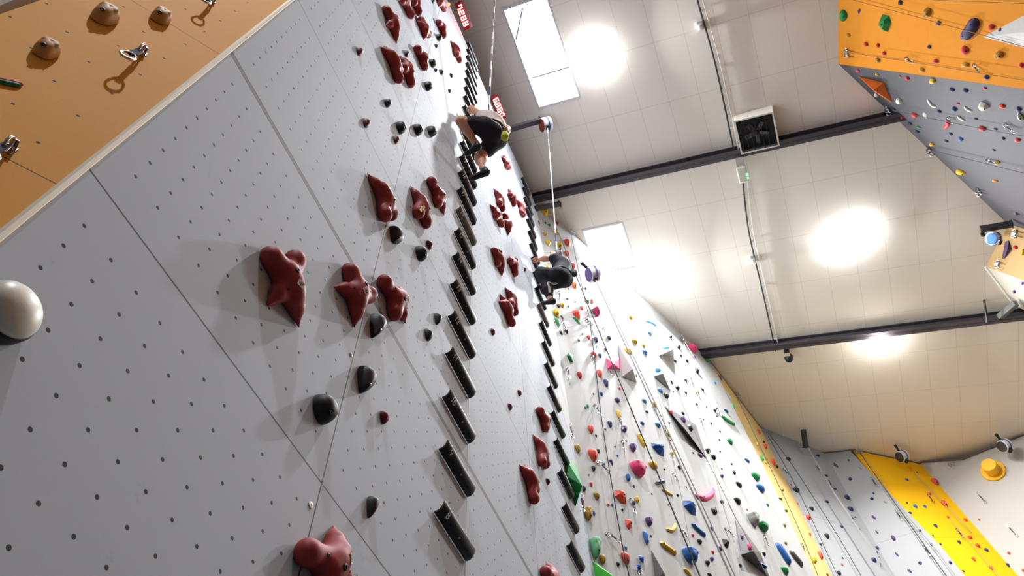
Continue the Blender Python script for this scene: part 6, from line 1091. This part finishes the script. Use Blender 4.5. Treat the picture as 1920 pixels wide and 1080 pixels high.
# yellow round pad on the far white wall
m = FM['F'] @ Matrix.Translation((CYL[0], CYL[1], .004)); root = empty('round_volume', matrix=m)
M_CY = mat('volume_yellow', rgb(246, 186, 20), rough=.5, noise=.04)
new_obj('base_disc', *lathe([(CYL[2], 0), (CYL[2], .03), (CYL[2] * .96, .045), (0, .045)], 40), M_CY, root)
new_obj('post', *lathe([(CYL[2] * .62, .04), (CYL[2] * .62, CYL[3]), (CYL[2] * .58, CYL[3] + .015), (0, CYL[3] + .015)], 40), M_CY, root)
tag(root, 'big round yellow volume on the far white wall', 'climbing volume', 'volumes screwed to the walls')

# ----------------------------------------------------------------- climbers
def hand_mesh(c, fwd, upv, side, s=1.0):
    """Palm, four bent fingers of different lengths and a thumb closing round an edge."""
    c = V3(c); f = V3(fwd).normalized(); u = V3(upv); u = (u - f * u.dot(f)).normalized(); sd = f.cross(u) * side
    pr = [(c - f * .03, c + f * .03 + sd * .02, .026, .022), (c - f * .03, c + f * .03 - sd * .02, .026, .022)]
    for k, L_ in enumerate((.062, .072, .068, .052)):
        b = c + f * .035 + sd * (.033 - .022 * k); q = b + f * L_ * .5 + u * .004; e = q + f * L_ * .15 - u * L_ * .55
        pr += [(b, q, .0095, .009), (q, e, .009, .0075)]
    t0 = c - f * .015 + sd * .034; t1 = t0 + sd * .022 + f * .025 - u * .015; t2 = t1 + f * .022 - u * .022 - sd * .006
    pr += [(t0, t1, .012, .0105), (t1, t2, .0105, .008)]
    return sdf_mesh([(tuple(a), tuple(b), x, y) for a, b, x, y in pr], k=.004, res=.0065)
M_EYE = mat('eye_dark', rgb(30, 24, 22), rough=.2)
def person(J, label, skin, shirt, legs, cover, hair, bag, stripe=None, sleeves=False):
    W_ = {k: S(*v) for k, v in J.items()}
    base = (W_['rtoe'] + W_['ltoe']) / 2
    root = empty('person', base); inv = Matrix.Translation(-base)
    t = lambda *p: tuple(p[0]) if len(p) == 1 else tuple(p)
    hipC = (W_['lhip'] + W_['rhip']) / 2; shoC = (W_['lsho'] + W_['rsho']) / 2
    chest = hipC.lerp(shoC, .72); waist = hipC.lerp(shoC, .3)
    hd = W_['head']; upb = (shoC - hipC).normalized(); out_ = V3(FRAMES['S'][3]); fw = -out_
    neck = shoC + (hd - shoC) * .35
    P = [(W_['lhip'], W_['rhip'], .115, .115), (hipC, waist, .125, .115), (waist, chest, .115, .135), (chest.lerp(W_['lsho'], .35), chest.lerp(W_['rsho'], .35), .12, .12), (W_['lsho'], W_['rsho'], .07, .07), (shoC, neck, .065, .055), (neck, hd, .052, .055),
         (hd, hd + upb * .05, .082, .085), (hd - upb * .05 + fw * .03, hd + upb * .02, .055, .075), (hd + fw * .085, hd + fw * .1 - upb * .02, .014, .012)]
    sx = (W_['rsho'] - W_['lsho']).normalized()
    for s_ in (-1, 1): P.append((hd + sx * s_ * .082 + upb * .015, hd + sx * s_ * .09 - upb * .015, .014, .012))
    for a in 'lr':
        P += [(W_[a + 'sho'], W_[a + 'elb'], .052, .042), (W_[a + 'elb'], W_[a + 'elb'].lerp(W_[a + 'hand'], .35), .043, .043), (W_[a + 'elb'].lerp(W_[a + 'hand'], .35), W_[a + 'hand'].lerp(W_[a + 'elb'], .12), .043, .028)]
        kn, an = W_[a + 'knee'], W_[a + 'ank']
        P += [(W_[a + 'hip'], kn, .09, .058), (kn, kn.lerp(an, .3), .057, .06), (kn.lerp(an, .3), an, .06, .036), (an, W_[a + 'heel'], .036, .034), (W_[a + 'heel'], W_[a + 'toe'], .034, .028)]
    tp_ = lambda L_: [(tuple(a), tuple(b), x, y) for a, b, x, y in L_]
    v, f = sdf_mesh(tp_(P), k=.018, res=.014)
    parts = [(v, f)]
    for a, sd in (('l', -1), ('r', 1)):
        d = (W_[a + 'hand'] - W_[a + 'elb']).normalized()
        parts.append(hand_mesh(W_[a + 'hand'] + d * .02, d if a == 'l' or not J.get('rdown') else d, upb if abs(d.dot(upb)) < .9 else out_, sd))
    body = new_obj('body', *xform(join(parts), inv), skin, root, smooth=True)
    eyes = [lathe([(0, -.012), (.008, -.008), (.011, 0), (.008, .008), (0, .012)], 10, align(fw, loc=hd + fw * .082 + upb * .02 + sx * s_ * .032)) for s_ in (-1, 1)]
    for e in eyes: new_obj('eye', *xform(e, inv), M_EYE, root, smooth=True)
    new_obj('mouth', *xform(tube([hd + fw * .092 - upb * .045 - sx * .02, hd + fw * .096 - upb * .047, hd + fw * .092 - upb * .045 + sx * .02], .005, 6), inv), mat('lip', rgb(150, 80, 74), rough=.5), root, smooth=True)
    # shirt
    Ps = [(waist.lerp(hipC, .5), waist, .134, .13), (waist, chest, .128, .148), (chest.lerp(W_['lsho'], .35), chest.lerp(W_['rsho'], .35), .134, .134), (W_['lsho'], W_['rsho'], .082, .082)]
    if sleeves:
        for a in 'lr': Ps.append((W_[a + 'sho'], W_[a + 'sho'].lerp(W_[a + 'elb'], .42), .074, .064))
    new_obj('shirt', *xform(sdf_mesh(tp_(Ps), k=.016, res=.014), inv), shirt, root, smooth=True)
    # shorts or trousers
    Pl = [(W_['lhip'], W_['rhip'], .13, .13), (hipC, waist.lerp(hipC, .7), .132, .125), (hipC + out_ * .02 - upb * .02, hipC + out_ * .021 - upb * .04, .128, .128)]
    for a in 'lr':
        kn, an = W_[a + 'knee'], W_[a + 'ank']
        if cover < 1: Pl.append((W_[a + 'hip'], W_[a + 'hip'].lerp(kn, cover), .112, .106))
        else: Pl += [(W_[a + 'hip'], kn, .112, .09), (kn, kn.lerp(an, .35), .09, .086), (kn.lerp(an, .35), kn.lerp(an, .86), .086, .062)]
    new_obj('shorts' if cover < 1 else 'trousers', *xform(sdf_mesh(tp_(Pl), k=.016, res=.014), inv), legs, root, smooth=True)
    if stripe:
        q = stripe(W_)
        for nm, pts in q:
            ln = tube(smooth_pts(pts, 5), .02, 10)
            new_obj('side_stripe', *xform(ln, inv), mat('stripe_white', rgb(206, 206, 208), rough=.7), root, smooth=True)
    for a in 'lr':
        h_, to, an = W_[a + 'heel'], W_[a + 'toe'], W_[a + 'ank']
        new_obj('shoe', *xform(sdf_mesh(tp_([(h_, to, .046, .034), (h_ + upb * .01, h_.lerp(an, .35), .045, .046)]), k=.01, res=.011), inv), M_BLACK, root, smooth=True)
        if cover < 1: new_obj('sock', *xform(tube([h_.lerp(an, .3), an, an.lerp(W_[a + 'knee'], .08)], [.046, .045, .045], 12), inv), mat('sock_grey', rgb(190, 186, 178), rough=.9), root, smooth=True)
    # hair
    new_obj('hair', *xform(sdf_mesh(tp_([(hd + upb * .03 - fw * .015, hd + upb * .06 - fw * .015, .09, .088), (hd - fw * .035 - upb * .02, hd - fw * .03 + upb * .05, .075, .085)]), k=.012, res=.012), inv), hair, root, smooth=True)
    # harness: waist belt, two leg loops, chalk bag
    wc = hipC.lerp(waist, .75); a_ = sx; b_ = upb.cross(a_)
    ringp = [wc + a_ * (.20 * math.cos(q)) + b_ * (.142 * math.sin(q)) for q in [2 * math.pi * i / 24 for i in range(24)]]
    hb = new_obj('harness', *xform(tube(ringp, .022, 8, closed=True), inv), mat('harness_dark', rgb(40, 44, 58), rough=.6), root, smooth=True)
    bg = W_['bag']
    new_obj('chalk_bag', *xform(lathe([(0, -.075), (.036, -.07), (.05, -.045), (.052, .025), (.05, .05), (.042, .052), (.038, .02)], 18, align(upb, loc=bg)), inv), bag, root, smooth=True)
    tag(root, label, 'person')
    return root, W_

C1 = dict(lhip=(.94, 6.6, .39), rhip=(1.16, 6.66, .47), lsho=(.95, 7.1, .36), rsho=(1.15, 7.17, .52), lelb=(.9, 7.42, .22), lhand=(1.04, 7.76, .16), relb=(1.2, 6.99, .60), rhand=(1.12, 6.74, .62), head=(1.1, 7.42, .37), lknee=(.75, 6.57, .15), lank=(1.05, 6.43, .23), lheel=(1.05, 6.33, .25), ltoe=(1.08, 6.32, .09), rknee=(1.21, 6.40, .21), rank=(1.2, 5.97, .26), rheel=(1.22, 5.86, .29), rtoe=(1.22, 5.84, .11), bag=(1.11, 6.52, .585))
C2 = dict(lhip=(4.02, 7.82, .42), rhip=(4.2, 7.9, .49), lsho=(4.06, 8.42, .43), rsho=(4.36, 8.53, .56), lelb=(4.02, 8.46, .28), lhand=(4.03, 8.52, .14), relb=(4.52, 8.62, .35), rhand=(4.46, 8.68, .17), head=(4.16, 8.66, .41), lknee=(4.02, 8.07, .15), lank=(4.08, 7.76, .17), lheel=(4.1, 7.67, .2), ltoe=(4.08, 7.78, .09), rknee=(4.1, 7.72, .2), rank=(4.13, 7.4, .21), rheel=(4.15, 7.31, .25), rtoe=(4.12, 7.31, .085), bag=(4.2, 8.0, .66))
SK = lambda n, c: mat(n, c, rough=.5, noise=.06, nscale=20)
person(C1, 'bare-legged climber in pale top and dark shorts reaching for a chalk bag', SK('skin_a', rgb(206, 150, 120)), mat('top_pale', rgb(222, 208, 198), rough=.9), mat('shorts_dark', rgb(34, 34, 46), rough=.85), .55, mat('hair_brown', rgb(74, 54, 40), rough=.7), mat('bag_lime', rgb(176, 190, 50), rough=.8))
def stripe2(W_):
    cam_ = V3(CAMERA['loc'])
    def side(a, c, t, r):
        p = a.lerp(c, t); ax = (c - a).normalized(); u = (cam_ - p); u = (u - ax * u.dot(ax)).normalized()
        u = (u * .9 + V3(FRAMES['S'][3]) * .35).normalized(); return p + u * r
    h, k, n = W_['rhip'], W_['rknee'], W_['rank']
    return [('a', [side(h, k, .0, .132), side(h, k, .25, .123), side(h, k, .55, .112), side(h, k, .88, .099), side(k, n, .12, .092), side(k, n, .45, .08), side(k, n, .84, .058)])]
person(C2, 'black clad climber with white trouser stripe on the far lane rungs', SK('skin_b', rgb(214, 150, 124)), mat('tee_black', rgb(40, 38, 48), rough=.9), mat('trousers_black', rgb(22, 22, 28), rough=.85), 1.0, mat('hair_dark', rgb(28, 24, 26), rough=.7), mat('bag_teal', rgb(44, 66, 78), rough=.8), stripe=stripe2, sleeves=True)

def strap(name, pts, lab, dashed=True):
    P = [V3(p) for p in pts]; root = empty(name, P[0]); inv = Matrix.Translation(-P[0])
    new_obj('webbing', *xform(tube(P, .012, 6), inv), M_STRAP, root)
    d = P[-1] - P[0]
    for k in range(9):
        a = P[0] + d * ((k + .5) / 9.6); new_obj('dark_weave', *xform(tube([a, a + d * .05], .0128, 6), inv), M_STRAPD if k > 6 else mat('strap_grey', rgb(150, 148, 146), rough=.8), root)
    return tag(root, lab, 'strap', 'belay straps of the climbers')
D0 = D1 - V3((3.0, 0, 0))
strap('belay_strap', [D1 - V3((0, 0, .2)), S(4.26, 8.35, .40)], 'pale belay strap from the long arm drum to the black clad climber')
strap('belay_strap', [D0 - V3((0, 0, .2)), S(1.12, 7.1, .36)], 'pale belay strap above the bare-legged climber leaving the picture')
plumb(PR1, 'hanging_rope', .008, M_ROPE, 'thick dark rope hanging free in front of the white wall')
plumb(D2 - V3((0, 0, .2)), 'hanging_webbing', .011, M_STRAPD if False else M_ROPEL, 'pale strap hanging from the violet banded drum')
plumb(D2 + V3((.12, -.05, -.3)), 'hanging_rope', .008, M_ROPEL, 'thin pale rope beside the strap of the violet banded drum')

# ----------------------------------------------------------------- light, world, camera
for i, (x0, x1, s0, s1) in enumerate(SKY):
    ld = bpy.data.lights.new('skylight_daylight', 'AREA'); ld.shape = 'RECTANGLE'; ld.size = x1 - x0 - .1; ld.size_y = s1 - s0 - .1; ld.energy = SKY_W; ld.color = (.9, .95, 1.0)
    lo = bpy.data.objects.new('skylight_daylight', ld); COL.objects.link(lo); lo.matrix_world = frame_matrix(cp((x0 + x1) / 2, (s0 + s1) / 2, -.1), (1, 0, 0), -CB, -CN) if V3((1, 0, 0)).cross(-CB).dot(-CN) > 0 else frame_matrix(cp((x0 + x1) / 2, (s0 + s1) / 2, -.1), (1, 0, 0), CB, -CN)
wd = bpy.data.worlds.new('hall_air'); SC.world = wd; wd.use_nodes = True
wd.node_tree.nodes['Background'].inputs[0].default_value = (.8, .85, .9, 1); wd.node_tree.nodes['Background'].inputs[1].default_value = .3
cd = bpy.data.cameras.new('camera'); co = bpy.data.objects.new('camera', cd); COL.objects.link(co)
r_, dn_, fw_ = [V3(CAMERA[k]) for k in ('right', 'down', 'fwd')]
co.matrix_world = Matrix(((r_.x, -dn_.x, -fw_.x, CAMERA['loc'][0]), (r_.y, -dn_.y, -fw_.y, CAMERA['loc'][1]), (r_.z, -dn_.z, -fw_.z, CAMERA['loc'][2]), (0, 0, 0, 1)))
cd.sensor_width = 36; cd.lens = CAMERA['f'] / 1920 * 36; cd.clip_end = 100; cd.clip_start = .05
SC.camera = co
vs = SC.view_settings; vs.view_transform = 'Standard'; vs.look = 'None'; vs.gamma = 1; vs.use_curve_mapping = False; vs.exposure = EXPOSURE
SC.cycles.use_denoising = True
SC.cycles.max_bounces = 8; SC.cycles.diffuse_bounces = 5; SC.cycles.sample_clamp_indirect = 6
